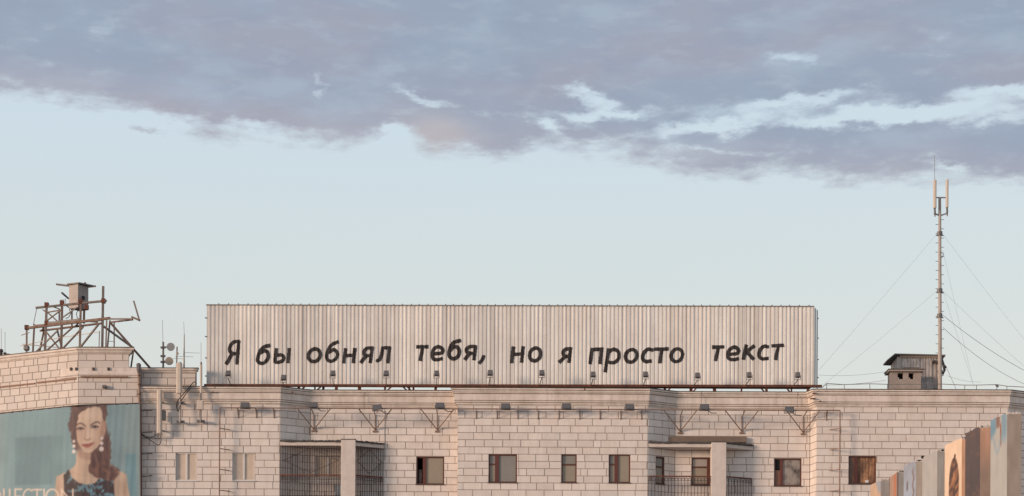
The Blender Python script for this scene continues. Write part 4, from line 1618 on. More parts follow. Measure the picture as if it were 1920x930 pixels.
FL = [(460, 760, 'above the white windows'), (587.5, 759.5, 'above the left part of the caged balcony'), (707.5, 764, 'hanging low above the caged balcony column'), (825, 760.5, 'above the half-open brown window'),
      (948, 762, 'above the widest window of the central bay'), (1062, 762, 'above the single window of the central bay'), (1180, 763, 'above the narrow two-part window of the central bay'),
      (1320.5, 763.5, 'above the open balcony'), (1479.5, 768, 'tilted, above the window with stacked things')]
for i, (px, py, un) in enumerate(FL):
    c = P(px, py, PY_ - 0.03)
    t = empty('facade_floodlight', (c.x, PY_, zp))
    q = MB()
    w, h = 0.215, 0.135
    tl = {2: -0.06, 8: 0.05, 7: 0.02}.get(i, 0.0)
    fr_ = [(-w, -0.16, -h), (w, -0.16, -h), (w, -0.10, h), (-w, -0.10, h)]
    bk_ = [(-w * 0.75, 0.08, -h * 0.8), (w * 0.75, 0.08, -h * 0.8), (w * 0.75, 0.10, h * 0.9), (-w * 0.75, 0.10, h * 0.9)]
    rot = Matrix.Rotation(tl * 2, 3, 'Y')
    fr_ = [c + rot @ Vector(v) for v in fr_]
    bk_ = [c + rot @ Vector(v) for v in bk_]
    q.poly(fr_)
    q.poly(bk_)
    for a in range(4):
        b = (a + 1) % 4
        q.poly([fr_[a], fr_[b], bk_[b], bk_[a]])
    q.build('housing', M_LAMP, t, bevel=0.02)
    q = MB()
    g0 = [c + rot @ Vector(v) for v in ((-w * 0.86, -0.163, -h * 0.8), (w * 0.86, -0.163, -h * 0.8), (w * 0.86, -0.118, h * 0.8), (-w * 0.86, -0.118, h * 0.8))]
    q.poly(g0)
    q.poly([p + Vector((0, -0.012, 0)) for p in g0])
    q.build('lens', mat('lens_grey', (0.13, 0.125, 0.13), 0.35, noise=0.2), t)
    q = MB()
    q.bar(c + Vector((-w - 0.02, 0, 0)), c + Vector((-w - 0.02, 0, -h - 0.02)), 0.03)
    q.bar(c + Vector((w + 0.02, 0, 0)), c + Vector((w + 0.02, 0, -h - 0.02)), 0.03)
    q.bar(c + Vector((-w - 0.03, 0, -h - 0.03)), c + Vector((w + 0.03, 0, -h - 0.03)), 0.04)
    q.build('yoke', M_LAMP, t)
    if i in (1, 2, 3, 7, 8):
        q = MB()
        q.tube([c + Vector((w * 0.8, 0.1, -h)), c + Vector((w + 0.15, 0.15, -h - 0.12)), c + Vector((w + 0.4, 0.1, -h - 0.13))], 0.02, 5)
        q.build('cable', M_BLACK, t)
    tag(t, 'grey box floodlight on the pipe rail, ' + un, 'floodlight', 'floodlights on the facade rail')

for (x, y0, y1, pl_) in ((722, 770, 862, REC1), (683, 735, 768, REC1), (1315.5, 733, 764, REC2), (1496, 735, 766, REC2)):
    q = MB()
    off_ = 0.02 if y0 > 760 else 0.30
    q.tube([pl_.at(x, y0, off_), pl_.at(x - 0.6, (y0 + y1) / 2, off_), pl_.at(x, y1, off_)], 0.011, 5)
    q.build('cable', M_LAMP, pr_)

# ================================================================== antennas on the left bay
def antenna(name, label, base):
    t = empty(name, base)
    tag(t, label, 'antenna')
    return t


def panel(t, px, y0, y1, w, d, Y, m=M_ANT, name='panel'):
    a, b = P(px, y0, Y), P(px, y1, Y)
    q = MB()
    q.prism([(a.x - w / 2, Y - d * 0.5), (a.x - w * 0.3, Y - d), (a.x + w * 0.3, Y - d), (a.x + w / 2, Y - d * 0.5), (a.x + w / 2, Y), (a.x - w / 2, Y)], b.z, a.z)
    return q.build(name, m, t, bevel=0.012)


t = antenna('panel_antenna', 'long cream panel antenna low on the left bay beside the banner, cables at its foot', P(297, 812, -0.1))
panel(t, 299.5, 731.5, 813, 0.25, 0.16, -0.35)
q = MB()
q.tube([P(303, 735, -0.25), P(303, 820, -0.25)], 0.035, 6)
q.build('pole', M_GREY, t)
q = MB()
p = P(307.5, 779, -0.2)
q.box(p.x - 0.09, p.x + 0.09, -0.32, -0.12, p.z - 0.25, p.z + 0.25)
q.build('radio_unit', M_GREY, t, bevel=0.02)
for y in (755, 808):
    q = MB()
    q.bar(P(303, y, -0.25), P(306, y, 0.0), 0.07)
    q.build('clamp', M_LAMP, t)
for pts in ([(263, 811), (272, 818), (285, 819), (293, 815)], [(263, 812), (272, 820), (287, 821), (296, 822)], [(270, 816), (283, 826), (297, 834), (302, 826), (300, 815)], [(296, 814), (297, 822), (302, 821), (303, 812)]):
    q = MB()
    q.tube([P(x, y, -0.25) for x, y in catmull(pts, 5)], 0.018, 5)
    q.build('cable', M_BLACK, t)
t = antenna('panel_antenna', 'broad cream panel antenna on a wall pole, standing above the cornice edge', P(338, 792, -0.2))
panel(t, 336.5, 681, 738, 0.28, 0.17, -0.5)
q = MB()
q.tube([P(338, 680, -0.4), P(338, 792, -0.4)], 0.04, 6)
q.build('pole', M_GREY, t)
for y in (756, 791):
    q = MB()
    q.bar(P(331, y, -0.3), P(346, y, -0.3), 0.1, 0.12)
    q.bar(P(338, y, -0.4), P(338, y, 0.0), 0.07)
    q.build('clamp', M_LAMP, t)
q = MB()
q.tube([P(338, 679, -0.4), P(338, 684, -0.4)], [0.05, 0.07], 6)
q.build('cap', M_LAMP, t)
for pts in ([(338, 745), (333, 752), (331, 762), (334, 771), (338, 760)], [(338, 745), (347, 735), (358, 722), (364, 716), (369, 720)], [(339, 752), (349, 738), (360, 724)]):
    q = MB()
    q.tube([P(x, y, -0.42) for x, y in catmull(pts, 5)], 0.022, 5)
    q.build('cable', M_BLACK, t)
t = antenna('pole_antenna', 'slim cream tube antenna on a wall pole beside the end of the signboard', P(376, 792, -0.2))
q = MB()
q.tube([P(377, 684, -0.4), P(377, 737, -0.4)], 0.062, 8)
q.build('tube', M_ANT, t, smooth=False)
q = MB()
q.tube([P(377, 642, -0.4), P(377, 684, -0.4)], 0.010, 5)
q.build('whip', M_GREY, t)
q = MB()
q.tube([P(377, 679, -0.4), P(377, 685, -0.4)], 0.05, 6)
q.build('cap', M_LAMP, t)
q = MB()
q.tube([P(376, 736, -0.4), P(376.5, 792, -0.4)], [0.05, 0.04], 6)
q.build('pole', M_LAMP, t)
q = MB()
p = P(375.5, 760, -0.45)
q.box(p.x - 0.15, p.x + 0.15, -0.58, -0.35, p.z - 0.22, p.z + 0.22)
q.build('radio_unit', M_ANT, t, bevel=0.02)
q = MB()
q.bar(P(369, 790, -0.2), P(384, 790, -0.2), 0.1, 0.12)
q.bar(P(376, 790, -0.4), P(376, 790, 0), 0.07)
q.build('clamp', M_LAMP, t)

YD = 1.9
t = antenna('dish_mast', 'rooftop mast carrying two small round dishes left of the signboard', P(307, 724, YD))
q = MB()
q.tube([P(306, 641, YD), P(306, 724, YD)], 0.05, 8)
q.build('mast', M_GREY, t)
q = MB()
q.tube([P(304.5, 600, YD), P(305.5, 641, YD)], 0.010, 5)
q.build('whip', M_GREY, t)
q = MB()
q.bar(P(299, 706.5, YD), P(314, 706.5, YD), 0.12, 0.12)
q.build('clamp', M_LAMP, t)


def dish(t, px, py, r, Y, face, name='dish', m=M_ANT):
    c = P(px, py, Y)
    f = Vector(face).normalized()
    e1 = f.cross(Vector((0, 0, 1))).normalized()
    e2 = f.cross(e1)
    q = MB()
    n = 20
    prof = [(1.0, 0.0), (1.0, 0.08), (0.75, -0.03), (0.4, -0.10), (0.0, -0.12)]
    rings = []
    for rr_, dd in prof[:-1]:
        rings.append([c + e1 * math.cos(2 * math.pi * k / n) * r * rr_ + e2 * math.sin(2 * math.pi * k / n) * r * rr_ + f * dd * 0.9 for k in range(n)])
    q.poly(rings[1])
    for k in range(n):
        k2 = (k + 1) % n
        for a, b in zip(rings, rings[1:]):
            q.poly([a[k], a[k2], b[k2], b[k]])
    q.poly(rings[-1])
    q.build(name, m, t)
    q = MB()
    q.bar(c - f * 0.1, P(306, py, YD), 0.06)
    q.build('dish_mount', M_LAMP, t)


dish(t, 320, 650.5, 0.20, YD - 0.2, (0.25, -1, -0.1), m=mat('dish_grey', (0.50, 0.47, 0.45), 0.5, noise=0.2))
dish(t, 317.5, 677, 0.20, YD - 0.25, (0.1, -1, -0.15), m=mat('dish_cream', (0.62, 0.50, 0.40), 0.5, noise=0.2))
for y in (652, 668, 679):
    q = MB()
    p = P(306, y, YD)
    q.bar(p + Vector((-0.12, -0.05, 0)), p + Vector((0.12, -0.05, 0)), 0.09)
    q.build('clamp', M_LAMP, t)
t = antenna('whip_antenna', 'thin pole with small cross arms between the dishes and the signboard', P(346, 690, 2.2))
q = MB()
q.tube([P(345.5, 626, 2.2), P(345, 690, 2.2)], [0.025, 0.05], 6)
q.build('pole', M_ANT, t)
q = MB()
q.tube([P(344.5, 603, 2.2), P(345.5, 626, 2.2)], 0.009, 5)
q.build('whip', M_GREY, t)
for (x0, x1, y) in ((345, 375, 661), (328, 363, 668), (326, 346, 672)):
    q = MB()
    q.tube([P(x0, y, 2.2), P(x1, y + 1, 2.2)], 0.009, 5)
    q.build('arm', M_GREY, t)
t = antenna('whip_antenna', 'short pole with a clamp just right of the two dishes', P(332, 690, 2.1))
q = MB()
q.tube([P(332, 650, 2.1), P(331, 690, 2.1)], 0.035, 6)
q.build('pole', M_GREY, t)
q = MB()
q.bar(P(331.5, 660, 2.05), P(334, 664, 2.05), 0.1)
q.build('clamp', M_ANT, t)

# ================================================================== old sign frame on the corner building
o1, o2 = 1.1, 2.4
FP = Plane((LEFT.A - LEFT.n * o1)[:2], (LEFT.A - LEFT.n * o1 + LEFT.u * 20)[:2])
BP = Plane((LEFT.A - LEFT.n * o2)[:2], (LEFT.A - LEFT.n * o2 + LEFT.u * 20)[:2])
def fz(x, y):
    return x / 4.227, 500 + y / 4.227
def FPt(x, y):
    return FP.at(*fz(x, y))
def BPt(x, y):
    return BP.at(*fz(x, y))
fr = empty('steel_scaffold', FPt(480, 660))
tag(fr, 'old rusty openwork steel sign frame on top of the corner building', 'steel frame')
bars = [  # (x0,y0,plane, x1,y1,plane, width)
    (212, 480, 0, 211, 700, 0, .09), (272, 455, 0, 260, 690, 0, .09), (370, 295, 0, 356, 680, 0, .12), (492, 280, 0, 485, 665, 0, .12), (641, 275, 0, 632, 650, 0, .11), (818, 155, 0, 810, 655, 0, .12),
    (286, 326, 0, 842, 270, 0, .11), (203, 488, 0, 870, 408, 0, .13), (270, 468, 0, 805, 424, 0, .09), (318, 508, 1, 800, 450, 1, .10), (360, 450, 0, 640, 420, 0, .12),
    (372, 358, 0, 452, 430, 0, .06), (372, 428, 0, 482, 345, 0, .06), (492, 405, 0, 612, 322, 0, .06), (365, 515, 0, 472, 652, 0, .07), (458, 505, 0, 276, 684, 0, .07),
    (575, 482, 0, 368, 668, 0, .07), (660, 476, 0, 492, 655, 0, .08), (782, 455, 0, 636, 640, 0, .09), (452, 492, 1, 492, 655, 1, .10), (352, 490, 1, 312, 680, 1, .09),
    (846, 425, 0, 838, 655, 0, .07), (872, 425, 1, 850, 655, 1, .08), (905, 430, 1, 905, 655, 1, .06),
    (878, 448, 0, 1192, 806, 1, .11), (820, 472, 0, 1058, 645, 1, .10), (1058, 665, 1, 1036, 812, 1, .08), (905, 595, 1, 860, 590, 1, .03),
    (870, 414, 0, 1052, 414, 0, .08), (870, 441, 1, 1052, 420, 0, .08), (1044, 398, 0, 1108, 426, 0, .10), (1060, 272, 0, 1104, 422, 0, .085),
    (375, 362, 0, 482, 344, 0, .06), (470, 335, 1, 470, 440, 1, .08), (570, 340, 1, 570, 478, 1, .08), (675, 125, 1, 664, 450, 1, .11), (662, 166, 1, 758, 154, 1, .08),
    (448, 140, 1, 548, 152, 1, .10), (490, 206, 0, 542, 252, 1, .08), (345, 345, 0, 365, 360, 0, .06), (640, 322, 0, 686, 322, 1, .07), (700, 432, 1, 772, 438, 1, .09),
    (482, 262, 1, 482, 300, 1, .02), (520, 255, 1, 520, 300, 1, .02), (482, 262, 1, 522, 262, 1, .02), (292, 326, 0, 264, 462, 0, .03), (330, 336, 0, 372, 360, 0, .025),
    (370, 300, 0, 470, 335, 1, .05), (492, 285, 0, 570, 340, 1, .05), (810, 440, 0, 800, 450, 1, .07), (370, 440, 0, 330, 508, 1, .07), (640, 425, 0, 600, 470, 1, .07),
    (362, 600, 0, 460, 505, 0, .05), (460, 590, 0, 370, 660, 0, .05),
]
for (xa, ya, pa, xb, yb, pb_, w) in bars:
    q = MB()
    q.bar((BPt if pa else FPt)(xa, ya), (BPt if pb_ else FPt)(xb, yb), w * 0.86)
    q.build('bar', M_RUSTBAR, fr)
for (x, y) in ((370, 303), (492, 287), (641, 278), (820, 272), (370, 448), (212, 482), (686, 322)):
    q = MB()
    p = FPt(x, y)
    q.bar(p + Vector((0, 0, 0.11)), p - Vector((0, 0, 0.11)), 0.19)
    q.build('joint_plate', M_RUST, fr)
q = MB()
q.tube([FPt(550, 335), FPt(560, 370), FPt(545, 400), FPt(520, 412)], 0.02, 5)
q.tube([FPt(625, 340), FPt(605, 370), FPt(612, 405), FPt(625, 412)], 0.02, 5)
q.build('cable', M_BLACK, fr)
cb = empty('equipment_cabinet', FPt(580, 330))
pA, pB = FPt(545, 328), FPt(618, 332)
zt2, zb2 = FPt(580, 142).z, FPt(580, 330).z
q = MB()
dv = Vector((0.40, 0.55, 0))
q.prism([pA, pB, pB + dv, pA + dv], zb2, zt2)
q.build('cabinet_body', mat('cabinet_grey', (0.36, 0.31, 0.29), 0.6, 0.2, noise=0.4, scale=3), cb, bevel=0.012)
q = MB()
q.prism([pA + Vector((-0.08, -0.1, 0)), pB + Vector((0.05, -0.1, 0)), pB + dv + Vector((0.25, 0.0, 0)), pA + dv + Vector((-0.0, 0.1, 0))], zt2 + 0.01, zt2 + 0.07)
q.build('lid', M_LAMP, cb)
q = MB()
pm = pB + dv * 0.45 + Vector((0.03, -0.03, 0))
q.box(pm.x - 0.04, pm.x + 0.08, pm.y - 0.05, pm.y + 0.05, zb2 + 0.45, zb2 + 0.62)
q.build('latch', M_BLACK, cb)
tag(cb, 'grey metal cabinet mounted high on the old steel sign frame', 'cabinet')
t = empty('yagi_antenna', FPt(212, 690))
tag(t, 'thin rod antenna with long booms tied to the old sign frame', 'antenna')
for pts in ([(168, 543), (232, 521)], [(162, 626), (470, 562), (788, 516)], [(182, 614), (460, 641)], [(788, 510), (785, 640)]):
    q = MB()
    q.tube([FPt(*p) for p in pts], 0.02 if len(pts) > 2 else 0.025, 5)
    q.build('rod', M_ANT if len(pts) > 2 else M_GREY, t)
t = empty('parapet_floodlight', FPt(212, 690))
q = MB()
p = FPt(212, 645)
q.box(p.x - 0.15, p.x + 0.13, p.y - 0.12, p.y + 0.12, p.z - 0.13, p.z + 0.13)
q.build('housing', M_GREY, t, bevel=0.05)
q = MB()
q.bar(FPt(212, 670), FPt(212, 715), 0.06)
q.build('stand', M_LAMP, t)
tag(t, 'small grey floodlight on a stub post at the corner building parapet', 'floodlight')
t = empty('rooftop_vents', FPt(10, 700))
for i, (x, y0, y1, r) in enumerate(((8, 655, 715, .12), (38, 680, 715, .09))):
    q = MB()
    p0, p1_ = FPt(x, y0), FPt(x, y1)
    q.tube([p1_, p0.lerp(p1_, 0.3), p0.lerp(p1_, 0.29), p0], [r * .7, r * .7, r, r * .8], 8)
    q.build('vent_stub', M_IRON, t)
q = MB()
q.tube([FPt(40, 690), FPt(90, 697), FPt(165, 700)], 0.035, 5)
q.build('pipe', M_IRON, t)
tag(t, 'dark vent stubs joined by a low pipe at the corner building roof edge', 'vent')
for x, y0, lb in ((10, 490, 'hair thin whip antenna behind the dark vent stubs, the taller one'), (40, 515, 'hair thin whip antenna between the vent stubs and the sign frame, the shorter one')):
    q = MB()
    q.tube([BPt(x, y0), BPt(x, 690)], 0.011, 5)
    o = q.build('whip_antenna', M_GREY, None, org=BPt(x, 690))
    tag(o, lb, 'antenna')

# ================================================================== right roof: hut, vent, mast, rail
HYD = 4.0
hut = empty('roof_hut', P(1720, 728, HYD))
tag(hut, 'small roof hut clad in grey corrugated sheet with dark sloping roof', 'hut')
hx0, hx1 = P(1685.5, 700, HYD).x, P(1765, 700, HYD).x
hz1 = P(1720, 668.5, HYD).z
hz0 = ZTOP - 0.1
lx = P(1671.5, 700, HYD + 2.0).x
walls = MB()
def corr(mb, a, b, z0, z1a, z1b, n, d=0.03):
    a, b = Vector((*a, 0)), Vector((*b, 0))
    nn = (b - a).normalized()
    nrm = Vector((nn.y, -nn.x, 0))
    pts = []
    for i in range(n):
        for t, o in ((0, 0), (0.4, 0), (0.5, d), (0.9, d)):
            pts.append((a.lerp(b, (i + t) / n) + nrm * o, (i + t) / n))
    pts.append((b, 1.0))
    for (p, tp), (r, tr) in zip(pts, pts[1:]):
        mb.poly([(p.x, p.y, z0), (r.x, r.y, z0), (r.x, r.y, z1a + (z1b - z1a) * tr), (p.x, p.y, z1a + (z1b - z1a) * tp)])
corr(walls, (hx0, HYD), (hx1, HYD), hz0, hz1, hz1 - 0.02, 16)
corr(walls, (lx, HYD + 2.0), (hx0, HYD), hz0, hz1 - 0.1, hz1, 5, 0.07)
walls.poly([(hx1, HYD, hz0), (hx1 + 0.1, HYD + 2, hz0), (hx1 + 0.1, HYD + 2, hz1), (hx1, HYD, hz1)])
walls.poly([(lx, HYD + 2.0, hz0), (hx1 + 0.1, HYD + 2, hz0), (hx1 + 0.1, HYD + 2, hz1), (lx, HYD + 2.0, hz1 - 0.1)])
walls.build('wall', M_HUT, hut)
for (xa, xb, ya, yb) in ((1691, 1724, 673, 689), (1736, 1748, 676, 708), (1750, 1762, 684, 728)):
    q = MB()
    pa, pb2 = P(xa, ya, HYD - 0.06), P(xb, yb, HYD - 0.06)
    corr(q, (pa.x, HYD - 0.05), (pb2.x, HYD - 0.05), pb2.z, pa.z, pa.z, max(2, int((xb - xa) / 5)), 0.02)
    q.build('patch_sheet', M_HUT, hut)
q = MB()
pa, pb2 = P(1687, 666.5, HYD - 0.04), P(1765, 671, HYD - 0.04)
q.box(pa.x, pb2.x, HYD - 0.07, HYD - 0.035, pb2.z, pa.z)
q.build('fascia', mat('fascia_tan', (0.42, 0.31, 0.24), 0.8, noise=0.4), hut)
q = MB()
A1, A2 = P(1663.5, 676.5, HYD + 1.2), P(1678, 664.8, HYD - 0.14)
Rr = P(1773, 667, HYD - 0.14)
th = 0.06
pts = [Vector((A1.x, A1.y, A1.z)), Vector((A2.x, A2.y, A2.z)), Vector((Rr.x, Rr.y, Rr.z)), Vector((Rr.x + 0.05, HYD + 2.3, Rr.z - 0.15)), Vector((A1.x, HYD + 2.3, A1.z - 0.02))]
q.poly(pts)
q.poly([p + Vector((0, 0, th)) for p in pts])
for i in range(5):
    a, b = pts[i], pts[(i + 1) % 5]
    q.poly([a, b, b + Vector((0, 0, th)), a + Vector((0, 0, th))])
q.build('roof', mat('hut_roof', (0.23, 0.20, 0.185), 0.9, noise=0.5, scale=3), hut)
q = MB()
q.bar(P(1749, 678, HYD - 0.1), P(1761, 680, HYD - 0.1), 0.2, 0.12)
q.build('bracket_box', M_IRON, hut)
q = MB()
q.tube([P(1765, 672, HYD - 0.2), P(1769, 684, HYD - 0.2), P(1771, 694, HYD - 0.2), P(1768, 702, HYD - 0.2), P(1765, 694, HYD - 0.2)], 0.07, 6)
q.tube([P(1771, 686, HYD - 0.2), P(1774, 690, HYD - 0.2)], 0.06, 6)
q.build('cable_coil', M_BLACK, hut)

VY = 2.6
vt = empty('vent_block', P(1697, 728, VY))
tag(vt, 'squat rendered chimney block with two dark openings in front of the roof hut', 'chimney')
vx0, vx1 = P(1669.5, 710, VY).x, P(1727, 710, VY).x
vxl = P(1664.5, 710, VY + 0.9).x
vz1 = P(1697, 697.2, VY).z
VP = Plane((vx0, VY), (vx1, VY))
q = MB()
holes = [hole(VP, 1683, 1694, 699.5, 711), hole(VP, 1703.5, 1713.5, 699.5, 711)]
wall_core(q, VP, 0, VP.len, ZTOP - 0.1, vz1, holes, off=0.0, reveal=0.4)
q.poly([(vxl, VY + 0.9, ZTOP - 0.1), (vx0, VY, ZTOP - 0.1), (vx0, VY, vz1), (vxl, VY + 0.9, vz1)])
q.poly([(vx1, VY, ZTOP - 0.1), (vx1, VY + 0.9, ZTOP - 0.1), (vx1, VY + 0.9, vz1), (vx1, VY, vz1)])
q.poly([(vxl, VY + 0.9, ZTOP - 0.1), (vx1, VY + 0.9, ZTOP - 0.1), (vx1, VY + 0.9, vz1), (vxl, VY + 0.9, vz1)])
q.build('body', M_VENT, vt)
q = MB()
q.box(vx0 + 0.1, vx1 - 0.1, VY + 0.3, VY + 0.32, vz1 - 0.6, vz1)
q.build('dark_flue', M_DARK, vt)
q = MB()
q.prism([(vx0 - 0.1, VY - 0.15), (vx1 + 0.1, VY - 0.15), (vx1 + 0.1, VY + 1.0), (vxl - 0.14, VY + 1.0)], vz1 + 0.002, vz1 + 0.09)
q.build('cap', M_VENT, vt)
q = MB()
q.prism([(vx0 - 0.13, VY - 0.19), (vx1 + 0.14, VY - 0.19), (vx1 + 0.14, VY + 1.04), (vxl - 0.18, VY + 1.04)], vz1 + 0.092, vz1 + 0.125)
q.build('cap_sheet', M_FLASH, vt)
for h_ in holes:
    q = MB()
    q.pbox(VP, h_[0] + 0.0, h_[0] + 0.085, h_[2], h_[2] + 0.085, -0.2, -0.03)
    q.build('broken_brick', M_CONC, vt, bevel=0.01)

MY = 2.2
ms = empty('antenna_mast', P(1762, 730, MY))
tag(ms, 'tall thin guyed antenna mast with two panels at its top, beside the roof hut', 'mast')
q = MB()
q.tube([P(1762.5, 731, MY), P(1762, 370, MY)], [0.10, 0.07], 10)
q.build('pole', mat('mast_paint', (0.46, 0.39, 0.345), 0.7, 0.0, noise=0.4, scale=3), ms)
y = 412
sgn = 1
while y < 715:
    q = MB()
    p = P(1762, y, MY)
    q.bar(p, p + Vector((sgn * 0.21, -0.02, 0.0)), 0.025)
    q.build('step_peg', M_GREY, ms)
    y += 9.2 if sgn > 0 else 8.0
    sgn = -sgn
for i, (px, y0, y1) in enumerate(((1752.5, 338, 391), (1775.5, 337.5, 390))):
    panel(ms, px, y0, y1, 0.16 if i == 0 else 0.13, 0.14, MY - 0.12, name='panel')
    q = MB()
    q.tube([P(px + 0.5, y0 + 3, MY), P(px + 0.5, y1 + 15, MY)], 0.035, 6)
    q.build('panel_pole', M_GREY, ms)
    q = MB()
    q.tube([P(px, y1, MY - 0.18), P(px + 0.5, y1 + 6, MY - 0.15), P(px, y1 + 12, MY - 0.1)], 0.05, 6)
    q.build('cable_tail', M_LAMP, ms)
q = MB()
q.bar(P(1752, 370.5, MY), P(1776, 370.5, MY), 0.05)
q.bar(P(1752, 400, MY), P(1762, 404.5, MY), 0.06)
q.bar(P(1776, 400, MY), P(1762, 404.5, MY), 0.06)
q.build('cross_arm', M_GREY, ms)
q = MB()
q.tube([P(1752.2, 291, MY), P(1752.5, 340, MY)], 0.012, 5)
q.build('lightning_rod', M_GREY, ms)
for yc in (438, 545, 592):
    q = MB()
    p = P(1762, yc, MY)
    q.tube([p + Vector((0, 0, -0.1)), p + Vector((0, 0, 0.1))], 0.135, 8)
    q.bar(p + Vector((-0.18, 0, -0.12)), p + Vector((0, 0, 0.05)), 0.04)
    q.bar(p + Vector((0.18, 0, -0.12)), p + Vector((0, 0, 0.05)), 0.04)
    q.build('guy_collar', M_LAMP, ms)
q = MB()
p = P(1766, 478, MY - 0.1)
q.tube([p + Vector((-.05, 0, .15)), p + Vector((.06, 0, .08)), p + Vector((.06, 0, -.08)), p + Vector((-.05, 0, -.15))], 0.02, 5)
q.build('cable_loop', M_LAMP, ms)


def wire(a, b, ya, yb, sag, r, m, name='guy_wire', par=None):
    A, B = P(*a, ya), P(*b, yb)
    q = MB()
    pts = []
    for i in range(13):
        t_ = i / 12
        p = A.lerp(B, t_)
        p.z -= sag * 4 * t_ * (1 - t_)
        pts.append(p)
    q.tube(pts, r, 5)
    return q.build(name, m, par or ms)


wire((1757, 438), (1535, 694), MY, 2.5, 0.05, 0.0042, M_WIRE)
wire((1757, 545), (1543, 722), MY, 2.5, 0.05, 0.0042, M_WIRE)
wire((1767, 438), (1935, 655), MY, 4, 0.05, 0.0042, M_WIRE)
wire((1767, 545), (1935, 700), MY, 6, 0.05, 0.0042, M_WIRE)
wire((1768, 470), (1826, 726), MY, 9, 0.02, 0.004, M_WIRE)
wire((1768, 545), (1824, 718), MY, 9, 0.02, 0.004, M_WIRE)
wire((1768, 591), (1945, 707), MY, 6, 0.2, 0.010, M_CABLE, 'cable')
wire((1768, 614), (1945, 730), MY, 6, 0.35, 0.009, M_CABLE, 'cable')
wire((1775, 690), (1793, 730), HYD, HYD, 0.0, 0.009, M_CABLE, 'cable')
wire((1534, 703), (1660, 697), 2.2, HYD, 0.1, 0.006, M_WIRE, 'cable')
wire((1545, 722), (1661, 713), 2.2, VY, 0.06, 0.008, M_WIRE, 'cable')
wire((1775, 704), (1840, 716), HYD, HYD + 4, 0.1, 0.006, M_WIRE, 'cable')

rl = empty('roof_railing', P(1550, 728, 0.5))
tag(rl, 'thin low wire railing along the roof edge of the right bay', 'railing')
RY = 0.5
rp = [(1541, 727), (1550, 719), (1583, 721), (1631, 719.5), (1664, 720.5), (1765, 720), (1809, 722), (1831, 722), (1869, 721), (1888, 724), (1925, 726)]
q = MB()
q.tube([P(x, y, RY) for x, y in rp], 0.018, 5)
q.build('rail', M_GREY, rl)
for x, y in rp[1:]:
    q = MB()
    p = P(x, y, RY)
    q.bar(p, (p.x, p.y, ZTOP - 0.05), 0.028)
    q.build('post', M_GREY, rl)
q = MB()
p = P(1869, 721.5, RY)
q.bar(p + Vector((-0.05, 0, 0)), p + Vector((0.08, 0, -0.1)), 0.08)
q.build('bracket', M_LAMP, rl)

# ================================================================== painted concrete pillars, lower right
PIL = [  # left face top-left, front corner, right edge (photo), colours
    dict(l=(1632, 906), c=(1651.5, 896.5), r=(1668, 897), kind='peach_blue'),
    dict(l=(1667, 892), c=(1685, 880), r=(1696, 880), kind='orange'),
    dict(l=(1694.5, 870), c=(1717.5, 859.5), r=(1730, 859.5), kind='blue_marks'),
    dict(l=(1729.5, 854), c=(1757.5, 840), r=(1771.5, 840), kind='plain'),
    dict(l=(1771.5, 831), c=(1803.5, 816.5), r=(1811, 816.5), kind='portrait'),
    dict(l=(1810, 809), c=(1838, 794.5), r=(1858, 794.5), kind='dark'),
    dict(l=(1857.5, 784), c=(1888.5, 769.5), r=(1915, 770), kind='blue_top'),
]
LBL = {'peach_blue': 'small concrete monolith painted pale peach as sunlight, with a blue-grey patch, lowest of the row', 'orange': 'narrow concrete monolith with sunlight painted as an orange stripe down its side',
       'blue_marks': 'pale blue-grey painted concrete monolith with brown vertical marks', 'plain': 'plain pale grey concrete monolith without any painting',
       'portrait': 'concrete monolith painted bright peach as sunlight, with a dark oval figure', 'dark': 'dark brown-grey painted concrete monolith with sunlight painted orange on its front edge',
       'blue_top': 'pale concrete monolith with blue brush strokes at its top, nearest of the row'}


